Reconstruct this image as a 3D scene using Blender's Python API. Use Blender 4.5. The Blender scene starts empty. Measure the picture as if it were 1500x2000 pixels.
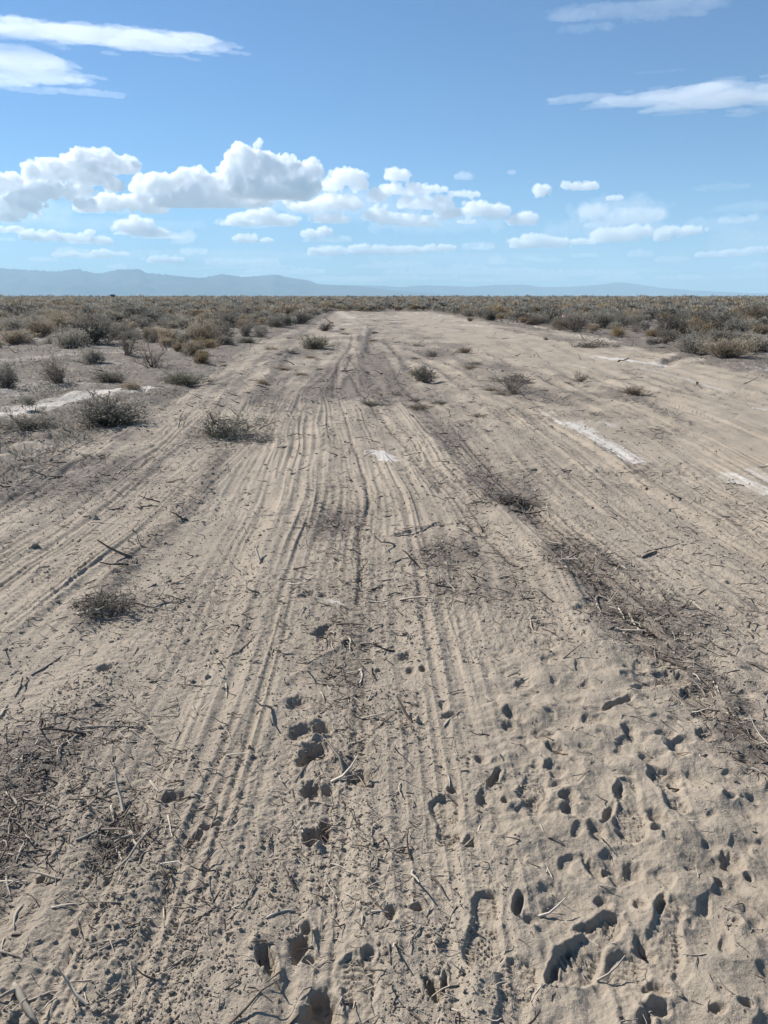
import bpy, bmesh, math, random
import numpy as np
from mathutils import Vector, Matrix

rng = np.random.default_rng(7)
random.seed(7)
sc = bpy.context.scene
COL = sc.collection

# ------------------------------------------------------------------ camera
CAM_H = 1.6
PITCH = math.radians(15.5)
FPX = 1510.0                      # focal length in pixels of the 1500 x 2000 photo
cam_data = bpy.data.cameras.new('camera')
cam = bpy.data.objects.new('camera', cam_data)
COL.objects.link(cam)
cam.location = (0, 0, CAM_H)
cam.rotation_euler = (math.radians(90) - PITCH, 0, 0)
cam_data.sensor_fit = 'VERTICAL'
cam_data.sensor_height = 36.0
cam_data.lens = 36.0 * FPX / 2000.0
cam_data.clip_start = 0.05
cam_data.clip_end = 200000.0
sc.camera = cam

# ------------------------------------------------------------------ sky, sun, exposure
SUN_EL = math.radians(34)
SUN_AZ = math.radians(-50)        # from the view direction (+Y) towards -X
world = bpy.data.worlds.new('World')
sc.world = world
world.use_nodes = True
nt = world.node_tree
nt.nodes.clear()
wo = nt.nodes.new('ShaderNodeOutputWorld')
bg = nt.nodes.new('ShaderNodeBackground')
sky = nt.nodes.new('ShaderNodeTexSky')
sky.sky_type = 'NISHITA'
sky.sun_disc = False
sky.sun_elevation = SUN_EL
sky.sun_rotation = SUN_AZ
sky.altitude = 1300
sky.air_density = 1.0
sky.dust_density = 0.1
sky.ozone_density = 3.0
tint = nt.nodes.new('ShaderNodeMix'); tint.data_type = 'RGBA'; tint.blend_type = 'MULTIPLY'
tint.inputs[0].default_value = 1.0
tint.inputs[7].default_value = (0.67, 0.97, 1.20, 1)
nt.links.new(sky.outputs[0], tint.inputs[6])
nt.links.new(tint.outputs[2], bg.inputs['Color'])
bg.inputs['Strength'].default_value = 0.0515
nt.links.new(bg.outputs[0], wo.inputs['Surface'])

sun_dir = Vector((math.sin(SUN_AZ) * math.cos(SUN_EL), math.cos(SUN_AZ) * math.cos(SUN_EL), math.sin(SUN_EL)))
sd = bpy.data.lights.new('sun', 'SUN')
sd.energy = 4.5
sd.angle = math.radians(0.53)
sd.color = (1.0, 0.975, 0.935)
sun = bpy.data.objects.new('sun', sd)
COL.objects.link(sun)
sun.rotation_euler = (-sun_dir).to_track_quat('-Z', 'Y').to_euler()
sun.location = (-60, 50, 60)

sc.view_settings.view_transform = 'Standard'
sc.view_settings.look = 'None'
sc.view_settings.exposure = 0.85
sc.view_settings.gamma = 1.0
sc.cycles.volume_bounces = 40
sc.cycles.max_bounces = 44
sc.cycles.diffuse_bounces = 3
sc.cycles.transparent_max_bounces = 24
sc.cycles.use_denoising = True

# ------------------------------------------------------------------ helpers
def ray(px, py):
    """unit view direction through a pixel of the photo"""
    x = (px - 750) / FPX
    y = -(py - 1000) / FPX
    v = Vector((x, math.cos(PITCH) + y * math.sin(PITCH), -math.sin(PITCH) + y * math.cos(PITCH)))
    return v

def gp(px, py):
    """point of flat ground seen at a pixel"""
    v = ray(px, py)
    t = -CAM_H / v.z
    return (v.x * t, v.y * t)

def scale_at(y):
    """photo pixels per metre for something about y metres ahead on the ground"""
    return FPX / (y * math.cos(PITCH) + CAM_H * math.sin(PITCH))

def tag(o, label=None, cat=None, group=None, kind=None):
    if label: o['label'] = label
    if cat: o['category'] = cat
    if group: o['group'] = group
    if kind: o['kind'] = kind
    return o

def mesh_obj(name, verts, faces, mats, parent=None, smooth=True, mat_idx=None, uniform=None):
    """verts (n,3); faces (m,3) or (m,4) array; or list of such arrays"""
    me = bpy.data.meshes.new(name)
    verts = np.ascontiguousarray(verts, dtype=np.float32)
    fl = faces if isinstance(faces, list) else [faces]
    fl = [np.ascontiguousarray(f, dtype=np.int32) for f in fl if len(f)]
    me.vertices.add(len(verts))
    me.vertices.foreach_set('co', verts.ravel())
    nl = sum(f.size for f in fl); nf = sum(len(f) for f in fl)
    me.loops.add(nl); me.polygons.add(nf)
    me.loops.foreach_set('vertex_index', np.concatenate([f.ravel() for f in fl]))
    starts = []; tot = 0
    for f in fl:
        k = f.shape[1]
        starts.append(tot + np.arange(len(f), dtype=np.int32) * k); tot += f.size
    me.polygons.foreach_set('loop_start', np.concatenate(starts).astype(np.int32))
    me.update(calc_edges=True)
    me.polygons.foreach_set('use_smooth', np.full(nf, smooth, dtype=bool))
    for m in (mats if isinstance(mats, (list, tuple)) else [mats]):
        me.materials.append(m)
    if mat_idx is not None:
        me.polygons.foreach_set('material_index', np.ascontiguousarray(mat_idx, dtype=np.int32))
    o = bpy.data.objects.new(name, me)
    COL.objects.link(o)
    if parent: o.parent = parent
    return o

def add_attr(o, name, arr, dom='POINT', typ='FLOAT'):
    a = o.data.attributes.new(name, typ, dom)
    a.data.foreach_set('value' if typ == 'FLOAT' else 'color', np.ascontiguousarray(arr, dtype=np.float32).ravel())

# value/gradient noise in numpy -------------------------------------------------
def _hash(ix, iy, iz, seed):
    h = (ix.astype(np.uint32) * np.uint32(374761393) + iy.astype(np.uint32) * np.uint32(668265263)
         + iz.astype(np.uint32) * np.uint32(2147483647 & 1274126177) + np.uint32((seed * 2654435761) & 0xffffffff))
    h = (h ^ (h >> np.uint32(13))) * np.uint32(1274126177)
    h = (h ^ (h >> np.uint32(16))) * np.uint32(2246822519)
    h = h ^ (h >> np.uint32(15))
    return h

def noise2(x, y, seed=0):
    """2-D gradient noise, about -1..1"""
    x0 = np.floor(x); y0 = np.floor(y)
    fx = (x - x0).astype(np.float32); fy = (y - y0).astype(np.float32)
    ix = x0.astype(np.int64); iy = y0.astype(np.int64)
    z = np.zeros(1, dtype=np.int64)
    u = fx * fx * fx * (fx * (fx * 6 - 15) + 10); v = fy * fy * fy * (fy * (fy * 6 - 15) + 10)
    def g(dx, dy):
        a = _hash(ix + dx, iy + dy, z, seed).astype(np.float32) * np.float32(2 * math.pi / 4294967296.0)
        return np.cos(a) * (fx - dx) + np.sin(a) * (fy - dy)
    a = g(0, 0); b = g(1, 0); c = g(0, 1); d = g(1, 1)
    return ((a + (b - a) * u) * (1 - v) + (c + (d - c) * u) * v) * 1.45

def noise3(p, seed=0):
    p0 = np.floor(p); f = p - p0; i = p0.astype(np.int64)
    w = f * f * (3 - 2 * f)
    r = 0
    for dx in (0, 1):
        for dy in (0, 1):
            for dz in (0, 1):
                h = _hash(i[:, 0] + dx, i[:, 1] + dy, i[:, 2] + dz, seed).astype(np.float64) / 2147483648.0 - 1
                r = r + h * (w[:, 0] if dx else 1 - w[:, 0]) * (w[:, 1] if dy else 1 - w[:, 1]) * (w[:, 2] if dz else 1 - w[:, 2])
    return r

def smooth(a, b, x):
    t = np.clip((x - a) / (b - a), 0, 1)
    return t * t * (3 - 2 * t)

def make_mat(name):
    m = bpy.data.materials.new(name)
    m.use_nodes = True
    t = m.node_tree
    t.nodes.clear()
    out = t.nodes.new('ShaderNodeOutputMaterial')
    return m, t, out

def N(t, typ, **kw):
    n = t.nodes.new(typ)
    for k, v in kw.items():
        setattr(n, k, v)
    return n

# ------------------------------------------------------------------ clouds
def cloud_mat(name, density, g, col=(1, 1, 1)):
    m, t, out = make_mat(name)
    v = N(t, 'ShaderNodeVolumeScatter')
    v.inputs['Color'].default_value = (*col, 1)
    v.inputs['Density'].default_value = density
    v.inputs['Anisotropy'].default_value = g
    t.links.new(v.outputs[0], out.inputs['Volume'])
    return m

UV_S = None
def unit_ico(sub):
    bm = bmesh.new(); bmesh.ops.create_icosphere(bm, subdivisions=sub, radius=1)
    v = np.array([x.co[:] for x in bm.verts]); f = np.array([[q.index for q in p.verts] for p in bm.faces]); bm.free()
    return v, f
ICO3 = unit_ico(3)
ICO1 = unit_ico(1)

def voxel_remesh(V, Fs, vox):
    me = bpy.data.meshes.new('tmp')
    me.from_pydata(V.tolist(), [], [f for F in Fs for f in F.tolist()])
    o = bpy.data.objects.new('tmp', me); COL.objects.link(o)
    md = o.modifiers.new('r', 'REMESH'); md.mode = 'VOXEL'; md.voxel_size = vox
    dg = bpy.context.evaluated_depsgraph_get(); dg.update()
    ev = o.evaluated_get(dg); em = ev.to_mesh()
    nv = len(em.vertices)
    co = np.empty(nv * 3, dtype=np.float32); em.vertices.foreach_get('co', co); co = co.reshape(-1, 3).astype(np.float64)
    nrm = np.empty(nv * 3, dtype=np.float32); em.vertex_normals.foreach_get('vector', nrm); nrm = nrm.reshape(-1, 3)
    nl = len(em.loops); li = np.empty(nl, dtype=np.int32); em.loops.foreach_get('vertex_index', li)
    npoly = len(em.polygons); lt = np.empty(npoly, dtype=np.int32); em.polygons.foreach_get('loop_total', lt)
    ls = np.concatenate([[0], np.cumsum(lt)[:-1]]).astype(np.int64)
    quads = li[ls[lt == 4][:, None] + np.arange(4)]; tris = li[ls[lt == 3][:, None] + np.arange(3)]
    ev.to_mesh_clear(); bpy.data.objects.remove(o); bpy.data.meshes.remove(me)
    return co, nrm, quads, tris

def build_cloud(lobes, dist, mat, flat=True, vox=1.6, amp=1.0, stretch=1.0, depth=1.0, puffs=15, seed=0, sub=8, frag=9):
    """lobes in photo pixels (cx, cy, rx, ry), turned into one closed surface at its real distance"""
    r = np.random.default_rng(seed)
    cx = np.mean([l[0] for l in lobes]); cy = np.mean([l[1] for l in lobes])
    base = max(l[1] + l[3] for l in lobes)
    V = []; F = []; n = 0
    def ball(c, s):
        nonlocal n
        V.append(ICO3[0] * np.array(s) + np.array(c)); F.append(ICO3[1] + n); n += len(ICO3[0])
    for (x, y, rx, ry) in lobes:
        x0 = x - cx; z0 = cy - y
        ry_d = max(ry * 1.2, min(rx, 2 * ry)) * depth
        if rx > ry * 2.2 and flat:
            ball((x0, 0, z0 - ry * .25), (rx * .75, ry_d * .7, ry * .45))
            for k in range(int(4 + 3 * rx / ry)):
                t = r.uniform(-1, 1); p2 = ry * r.uniform(.25, .7) * (1.05 - .55 * t * t)
                ball((x0 + t * rx * .9, r.uniform(-.5, .5) * ry_d, z0 - ry * .4 + r.uniform(0, .9) * p2), (p2 * r.uniform(1, 1.7), p2 * 1.2, p2))
        else:
            ball((x0, r.uniform(-.3, .3) * ry_d, z0), (rx * .70, ry_d * .8, ry * .66))
        for k in range(int(puffs * max(1, rx / max(ry, 1)) ** .7)):
            a = r.uniform(-0.15, math.pi + .15); b = r.uniform(-.9, .9)
            pr = ry * r.uniform(.16, .46)
            c = np.array((x0 + math.cos(a) * rx * .8, b * ry_d, z0 + math.sin(a) * ry * .72 * math.cos(b)))
            ball(c, (pr * r.uniform(1, 1.35) * stretch, pr * 1.2, pr))
            for j in range(sub):
                d = r.normal(size=3); d[2] = abs(d[2]) if flat else d[2]; d /= np.linalg.norm(d)
                p2 = pr * r.uniform(.28, .55)
                ball(c + d * pr * np.array((stretch, 1.1, 1)) * .95, (p2 * stretch, p2, p2))
        for k in range(frag):
            a = r.uniform(0, 2 * math.pi); q = r.uniform(1.0, 1.3); p2 = ry * r.uniform(.07, .17)
            if p2 > vox * 1.3:
                ball((x0 + math.cos(a) * rx * q, r.uniform(-.6, .6) * ry_d, z0 + math.sin(a) * ry * q), (p2 * 1.7 * stretch, p2, p2))
    V = np.concatenate(V); F = np.concatenate(F)
    co, nrm, quads, tris = voxel_remesh(V, [F], vox)
    sz = np.mean([l[3] for l in lobes])
    q = co * np.array([1 / stretch, 1, 1])
    d = 0
    for k, (wl, am) in enumerate(((.9, .20), (.45, .18), (.22, .15), (.12, .10), (.06, .05))):
        w = max(sz * wl, 1.6)
        nn = noise3(q / w + 17.3 * k + seed, seed + k)
        d = d + (1 - np.abs(nn) * 2.2) * am * sz
    co = co + nrm * (d * amp)[:, None] * np.array([stretch, 1, 1])
    co, nrm, quads, tris = voxel_remesh(co, [quads, tris], vox * .9)
    if flat:
        zb = -(base - cy) * .82
        under = co[:, 2] < zb
        co[under, 2] = zb + (co[under, 2] - zb) * .25
    c = ray(cx, cy).normalized() * dist
    S = dist * (ray(cx, cy).length) ** -1 / FPX * 1.0
    S = dist / FPX / ray(cx, cy).length if False else dist / (FPX * ray(cx, cy).length)
    az = math.atan2(c.x, c.y)
    # picture-plane pixels measured on a plane facing the camera at that distance
    co = co * S
    rot = np.array(Matrix.Rotation(-az, 3, 'Z'))
    co = co @ rot.T
    ob = mesh_obj('cloud', co, [quads, tris], mat)
    ob.location = (c.x, c.y, c.z + CAM_H)
    tag(ob, kind='structure')
    return ob


HALF = 46000.0
M_CUM = cloud_mat('cumulus_vapour', 0.0095, 0.2)
M_MID = cloud_mat('thin_cumulus_vapour', 0.0062, 0.3)
M_FAINT = cloud_mat('faint_vapour', 0.0012, 0.3)
M_HIGH = cloud_mat('high_vapour', 0.0017, 0.35)
M_WISP = cloud_mat('wisp_vapour', 0.0007, 0.3)
CUMULUS = [
  (M_CUM, 22000, [(20,365,30,18),(30,405,35,22),(10,425,20,12)]),
  (M_CUM, 21500, [(185,318,46,20),(150,335,40,18),(100,345,34,24),(82,378,30,20),(238,322,30,13),(190,350,36,12),(140,372,34,15),(165,402,20,14),(62,400,14,10),(218,362,16,8)]),
  (M_CUM, 22500, [(215,398,34,13),(285,368,24,20),(262,396,30,14),(180,410,22,9),(300,405,24,10)]),
  (M_CUM, 22000, [(325,368,34,20),(385,356,42,18),(430,385,105,18),(350,396,54,13),(410,365,28,16)]),
  (M_CUM, 21500, [(488,318,36,25),(462,342,26,22),(548,332,34,20),(516,340,40,22),(606,338,17,17),(525,372,86,22),(585,362,26,16)]),
  (M_MID, 22500, [(678,350,34,14),(700,364,18,9),(648,366,20,12),(655,396,40,14),(648,428,36,12),(600,404,40,9),(690,400,16,9)]),
  (M_MID, 22300, [(775,347,24,10),(795,372,52,10),(830,397,60,12),(790,427,66,10),(875,417,26,13),(905,381,32,5),(738,385,18,14),(735,420,26,12),(850,372,24,6),(820,440,50,7)]),
  (M_MID, 22600, [(930,410,26,13),(970,415,25,11),(1022,430,28,12)]),
  (M_MID, 25000, [(485,431,44,12),(550,432,33,10),(512,420,28,10)]),
  (M_MID, 27000, [(265,445,33,16),(298,455,26,9)]),
  (M_MID, 29000, [(85,462,38,11),(150,467,34,9),(192,470,25,8),(177,455,10,6)]),
  (M_FAINT, 29000, [(358,466,20,12)]),
  (M_MID, 30000, [(480,467,27,8),(520,470,12,5)]),
  (M_FAINT, 31000, [(640,467,50,7)]),
  (M_MID, 33000, [(640,492,42,9),(720,488,46,9),(790,490,52,8),(858,485,36,6)]),
  (M_MID, 38000, [(325,508,38,7)]),
  (M_FAINT, 39000, [(440,512,42,7),(512,512,38,7)]),
  (M_FAINT, 39000, [(85,507,30,5)]), (M_FAINT, 31000, [(15,468,16,4)]),
  (M_MID, 23000, [(1057,375,15,11)]),
  (M_MID, 23000, [(1104,362,8,7),(1140,365,30,8)]),
  (M_MID, 23500, [(1200,387,17,5)]),
  (M_MID, 28000, [(1040,473,44,12),(1082,475,26,9)]),
  (M_MID, 28000, [(1200,461,48,13),(1240,456,30,11),(1140,472,26,6)]),
  (M_MID, 27500, [(1299,459,16,13),(1335,453,34,8)]),
  (M_FAINT, 36000, [(1140,499,30,5)]), (M_FAINT, 36000, [(1250,496,26,7)]), (M_FAINT, 38000, [(1312,507,36,6)]),
  (M_FAINT, 38000, [(970,510,17,7)]), (M_FAINT, 22000, [(905,345,20,7)]), (M_FAINT, 22000, [(1000,337,9,5)]),
  (M_FAINT, 30000, [(945,485,16,5)]), (M_FAINT, 25000, [(1240,425,60,14),(1160,415,22,14)]),
  (M_FAINT, 45000, [(900,530,180,7),(1100,535,160,7)]), (M_FAINT, 45000, [(560,530,90,6)]),
]
cr = np.random.default_rng(12)
for k in range(34):            # scraps of cloud low over the horizon
    yy = cr.uniform(430, 548) if k < 22 else cr.uniform(515, 552)
    w_ = cr.uniform(16, 46) * (1 + (yy > 510) * .8)
    xx = cr.uniform(-40, 1540)
    CUMULUS.append((M_MID if cr.random() < .35 and yy < 500 else M_FAINT, 22000 + (yy - 400) * 160, [(xx + j * w_ * 1.3, yy + cr.uniform(-4, 4), w_ * cr.uniform(.6, 1), cr.uniform(3.5, 8) * (1 if yy < 500 else .7)) for j in range(cr.integers(1, 4))]))
for i, (m, d, lo) in enumerate(CUMULUS):
    build_cloud(lo, d, m, seed=i + 3, vox=1.05 if len(lo) > 2 else .8)
HAZY = [([(690,405,150,26),(600,390,80,20)], 23500), ([(150,440,150,12),(300,438,120,9)], 26000), ([(850,440,150,16)], 25000), ([(1210,420,90,24),(1180,450,130,14)], 26000), ([(1440,440,110,14),(1470,480,90,16)], 27000), ([(60,415,90,20),(230,400,90,16)], 23500), ([(450,500,240,9)], 36000), ([(900,505,220,9)], 36000)]
M_THIN = cloud_mat('thin_haze_vapour', 0.00032, 0.3)
for i, (lo, d) in enumerate(HAZY):
    build_cloud(lo, d, M_THIN, flat=False, seed=i + 150, vox=2.2, amp=1.6, depth=.8, puffs=12)
HIGH = [
  (M_HIGH, 16500, [(60,77,110,19),(200,77,110,20),(320,77,88,21),(395,78,44,9),(100,62,80,4),(260,62,60,5),(430,74,20,3)], .8),
  (M_HIGH, 16000, [(30,128,70,24),(85,150,80,17),(130,172,52,4),(0,165,60,12),(160,143,44,3),(60,178,50,3),(110,128,50,4)], .9),
  (M_HIGH, 17000, [(1400,196,112,26),(1255,192,90,15),(1140,177,70,6),(1490,205,70,17),(1330,210,80,8)], .6),
  (M_WISP, 15500, [(1190,20,100,14),(1330,18,65,12),(1150,45,55,5),(1300,35,70,8)], .9),
  (M_WISP, 16500, [(1290,140,55,3)], .7), (M_WISP, 17000, [(1415,367,48,7)], .7),
  (M_WISP, 18000, [(1465,408,60,11),(1440,430,30,4)], .7), (M_WISP, 18000, [(1470,460,60,10)], .7),
]
hr = np.random.default_rng(77)
for i, (m, d, lo, am) in enumerate(HIGH):
    if m is M_HIGH:
        lo = lo + [(l[0] + hr.uniform(-.9, 1.1) * l[2], l[1] + hr.uniform(-1.25, 1.25) * l[3], hr.uniform(22, 60), hr.uniform(1.8, 3.4)) for l in lo[:4] for _ in range(5)]
    build_cloud(lo, d, m, flat=False, seed=i + 60, stretch=4.0, amp=am * 1.5, puffs=7, depth=.8 if m is M_HIGH else .5, vox=1.3)

# ------------------------------------------------------------------ air
def haze_box(half, z0, z1, dens, col):
    m, t, out = make_mat('haze_air')
    v = N(t, 'ShaderNodeVolumePrincipled')
    v.inputs['Color'].default_value = (*col, 1)
    v.inputs['Density'].default_value = dens
    t.links.new(v.outputs[0], out.inputs['Volume'])
    x = half
    V = [(-x, -x, z0), (x, -x, z0), (x, x, z0), (-x, x, z0), (-x, -x, z1), (x, -x, z1), (x, x, z1), (-x, x, z1)]
    Fq = [(0, 3, 2, 1), (4, 5, 6, 7), (0, 1, 5, 4), (1, 2, 6, 5), (2, 3, 7, 6), (3, 0, 4, 7)]
    o = mesh_obj('haze', np.array(V), np.array(Fq), m, smooth=False)
    tag(o, kind='stuff')
haze_box(HALF, -3.0, 1750.0, 4.2e-5, (0.57, 0.83, 1.0))

# ------------------------------------------------------------------ ground shape
# lines the machine left along the strip, given as points on the ground
def gl(pts): return [gp(*p) for p in pts]
FLOW = [
  gl([(0,975),(170,880),(330,790),(430,720),(530,660),(600,638),(638,622),(662,606)]),
  gl([(0,1230),(250,1040),(410,880),(500,760),(600,660),(675,610)]),
  gl([(160,1180),(290,1060),(420,930),(500,840),(560,740),(640,660),(690,610)]),
  gl([(330,1240),(450,1000),(520,850),(600,740),(660,660),(700,610)]),
  gl([(690,1300),(705,1060),(718,960),(690,860),(657,760),(680,680),(702,640),(710,610)]),
  gl([(1500,1760),(1280,1450),(1130,1200),(1090,1110),(990,1010),(870,900),(790,800),(730,730),(708,680),(714,640),(722,610)]),
  gl([(1500,1250),(1200,1050),(1000,880),(860,760),(765,680),(742,640),(740,608)]),
  gl([(1500,950),(1250,820),(1050,740),(900,670),(800,620)]),
  gl([(1500,745),(1280,695),(1100,655),(960,633),(903,624),(869,615),(826,606)]),
]
UVAL = [-3.2, -1.85, -1.55, -1.15, -0.15, 0.92, 1.52, 3.38, 7.2]
def curve_x(i, y):
    c = sorted(FLOW[i], key=lambda p: p[1])
    return np.interp(y, [p[1] for p in c], [p[0] for p in c])
def flow_u(x, y):
    # gentle meander so no line is ruler straight
    x = x + .05 * noise2(x * .0 + y / 2.3, y * 0 + 3.3, 91) * smooth(1, 6, y) + .10 * noise2(x / 6, y / 7, 92)
    xs = [curve_x(i, y) for i in range(9)]
    u = np.where(x < xs[0], UVAL[0] + (x - xs[0]), UVAL[-1] + (x - xs[-1]))
    for i in range(8):
        m = (x >= xs[i]) & (x < xs[i + 1])
        t = (x - xs[i]) / np.maximum(xs[i + 1] - xs[i], .01)
        u = np.where(m, UVAL[i] + (UVAL[i + 1] - UVAL[i]) * t, u)
    return u

def seg_dist(x, y, pts, reach):
    """distance to a polyline (and signed side, + to the right of travel) where closer than reach"""
    D = np.full(x.shape, 1e9); S = np.zeros(x.shape); A = np.zeros(x.shape)
    run = 0
    for (ax, ay), (bx, by) in zip(pts[:-1], pts[1:]):
        m = (x > min(ax, bx) - reach) & (x < max(ax, bx) + reach) & (y > min(ay, by) - reach) & (y < max(ay, by) + reach)
        L = math.hypot(bx - ax, by - ay)
        if m.any() and L > 1e-6:
            px = x[m] - ax; py = y[m] - ay; dx = (bx - ax) / L; dy = (by - ay) / L
            t = np.clip(px * dx + py * dy, 0, L)
            ex = px - t * dx; ey = py - t * dy
            d = np.hypot(ex, ey); s = np.sign(px * dy - py * dx)
            c = d < D[m]
            idx = np.flatnonzero(m)[c]
            D[idx] = d[c]; S[idx] = s[c]; A[idx] = run + t[c]
        run += L
    return D, S, A

def soft(x, e=0.004):
    return np.sqrt(x * x + e * e)

# hollows pressed in the soft soil: pixel, width and height in photo pixels, turn (deg), depth (m)
HOLES = [
  # paw marks in the middle
  (582,1374,44,24,0,.030),(590,1428,50,30,8,.035),(628,1424,36,26,-15,.035),(598,1482,26,34,20,.036),(622,1468,50,36,0,.036),
  (700,1520,46,28,0,.034),(714,1536,40,14,10,.014),(607,1545,36,30,0,.036),(638,1548,30,18,35,.030),(612,1560,14,30,0,.03),
  (608,1636,30,36,-10,.038),(632,1624,28,34,15,.038),(634,1642,30,14,0,.016),(601,1160,34,16,0,.03),(630,1162,20,8,0,.016),
  (634,1236,42,26,0,.034),(682,1262,26,14,0,.014),(795,1285,30,16,0,.026),(802,1314,18,12,0,.02),(826,1312,14,12,0,.02),(740,1312,14,8,0,.02),
  (587,1848,34,52,12,.036),(600,1816,22,20,0,.02),(604,1877,32,12,0,.014),(520,1878,34,60,-25,.040),(634,1966,56,70,-35,.045),(615,1986,60,40,0,.03),
  (765,1790,26,28,0,.022),(815,1780,30,14,-25,.02),(720,1870,24,22,0,.018),(846,1935,26,52,-25,.036),(868,1925,12,40,10,.02),
  (380,1645,20,26,20,.018),(408,1620,46,10,-15,.016),(340,1563,50,20,0,.022),(205,1310,34,14,5,.024),(345,1808,12,14,0,.014),(80,1720,18,16,0,.02),
  (885,1547,22,20,0,.02),(880,1545,12,12,0,.02),(918,1650,26,26,20,.024),(940,1488,22,16,-20,.02),(880,1400,30,12,-10,.018),(865,1380,16,14,0,.014),(996,1396,22,20,0,.022),(995,1420,24,16,0,.02),
  (965,1525,16,36,25,.024),(945,1565,26,30,0,.022),(985,1570,14,12,0,.016),(1012,1775,20,44,20,.03),
  # churned part lower right
  (1066,1438,40,22,0,.036),(1084,1466,28,32,-20,.036),(1084,1504,40,26,0,.032),(1112,1562,36,34,0,.036),(1108,1588,24,24,0,.03),
  (1046,1574,36,30,0,.026),(1062,1264,44,20,0,.03),(1022,1336,34,18,0,.026),(1136,1198,30,12,0,.016),(1313,1330,56,34,0,.048),
  (1250,1304,26,34,25,.026),(1285,1298,40,16,0,.028),(1350,1362,36,26,0,.03),(1380,1402,44,26,0,.034),(1155,1412,40,26,-15,.03),
  (1235,1384,18,10,0,.02),(1204,1380,16,50,55,.028),(1262,1342,70,10,-25,.024),(1230,1438,30,26,0,.03),(1300,1440,44,16,-10,.03),
  (1376,1442,40,22,-25,.034),(1320,1470,34,34,0,.032),(1262,1482,30,20,0,.026),(1317,1512,24,14,0,.026),(1316,1532,16,22,0,.03),(1338,1530,18,12,0,.02),
  (1208,1550,20,34,20,.032),(1190,1590,16,46,30,.032),(1165,1630,30,34,0,.028),(1287,1602,44,28,0,.036),(1283,1625,26,12,0,.02),
  (1236,1700,36,30,0,.036),(1160,1700,24,44,-20,.036),(1182,1703,12,10,0,.02),(1432,1684,40,38,-20,.042),(1407,1722,22,16,0,.026),(1462,1716,16,14,0,.024),
  (1012,1770,18,40,22,.026),(1036,1802,24,20,0,.02),(1178,1764,34,22,0,.026),(1250,1768,24,26,0,.028),(1290,1770,16,44,30,.026),(1145,1812,48,18,-35,.032),
  (1254,1850,30,46,10,.036),(1272,1862,24,20,0,.02),(1078,1905,18,50,28,.034),(1110,1858,14,26,25,.03),(1280,1938,50,34,0,.04),(1283,1974,46,30,0,.036),(1260,1990,30,24,0,.03),
  (1400,1132,24,10,5,.026),(1430,1140,22,8,5,.022),(1345,1700,18,12,0,.016),(1380,1650,16,12,0,.016),(1440,1800,20,14,0,.014),(1400,1980,34,16,0,.024),(1455,1975,30,14,0,.02),
  (1328,912,18,6,0,.02),(1330,920,24,6,0,.018),(1470,1560,26,14,0,.018),(1420,1560,20,10,0,.014),(1180,1140,20,6,0,.016),(1050,1208,24,8,0,.02),
]
# boot soles pressed in the soil: heel pixel, toe pixel, depth
BOOTS = [((882,1650),(868,1560),.016),((1205,1790),(1095,1920),.016),
         ((1310,1770),(1290,1880),.010),((1000,1990),(1010,1925),.009),((1225,1525),(1235,1645),.009),((1050,1500),(1040,1570),.009),
         ((705,1985),(700,1920),.009),((1240,1990),(1225,1900),.009),((1330,1590),(1290,1500),.012), ((952,1748),(942,1905),.010)]
# debris lines and little banks: pixels, width, height (m; minus = groove), darkness (debris and painted rut shade)
LINES = [
  ([(708,655),(714,695),(719,716),(738,750),(765,792)], .16, -.04, .75, 2), ([(729,643),(721,662),(724,690)], .14, -.05, .5, 2), ([(752,668),(770,682),(788,704),(800,730)], .12, -.05, .45, 2),  # shade painted beside the bank and in the far wheel ruts
  ([(690,655),(684,680),(664,705),(655,740),(655,775)], .07, -.03, .3, 2), ([(690,690),(677,720),(700,760),(730,800),(800,880),(860,960)], .05, -.022, .25, 2), ([(640,612),(600,640),(565,668),(530,715)], .22, .04, .3, 2),
  ([(820,603),(900,618),(1000,640),(1110,665)], .5, .05, .45, 3), ([(650,607),(740,606),(838,607)], 3., .05, .9, 2), ([(1090,735),(1180,760),(1260,790),(1340,830)], .12, .03, .5, 2),
  ([(700,1180),(705,1120),(700,1050),(722,985),(716,940),(690,870),(660,770),(658,720)], .018, -.013, .2, 7),
  ([(160,1215),(240,1115),(300,1065),(345,1018),(400,960),(436,880)], .09, .022, .55, 3),
  ([(580,680),(540,720),(490,790)], .12, .03, .5, 2),
  ([(560,1330),(690,1250)], .03, .01, .1, 5),
  ([(0,975),(110,920),(190,895),(290,810),(330,792)], .12, .03, .35, 2),
  ([(1296,716),(1312,704),(1335,698),(1400,694),(1500,691)], .14, -.07, .45, 3),  # darkness paints the shadow that follows the raised track line
  ([(1300,706),(1330,692),(1500,680)], .35, .04, .0, 3),
  ([(1200,680),(1100,668),(960,640)], .25, .05, .35, 3),
  ([(700,1050),(760,1048),(860,1022),(930,1028)], .018, .012, .35, 2),
  ([(1120,1110),(1240,1180),(1340,1290),(1420,1390),(1500,1500)], .10, .012, .3, 3),
  ([(905,1020),(960,1060),(1010,1105)], .02, -.02, .3, 2),
  ([(750,690),(780,745),(830,800),(1000,950),(1060,1030)], .05, -.012, .3, 2),
  ([(1280,1480),(1360,1600),(1420,1700),(1500,1850)], .035, -.014, .45, 2),
  ([(700,1500),(715,1400),(690,1320)], .05, -.008, .2, 3),
]
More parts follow.
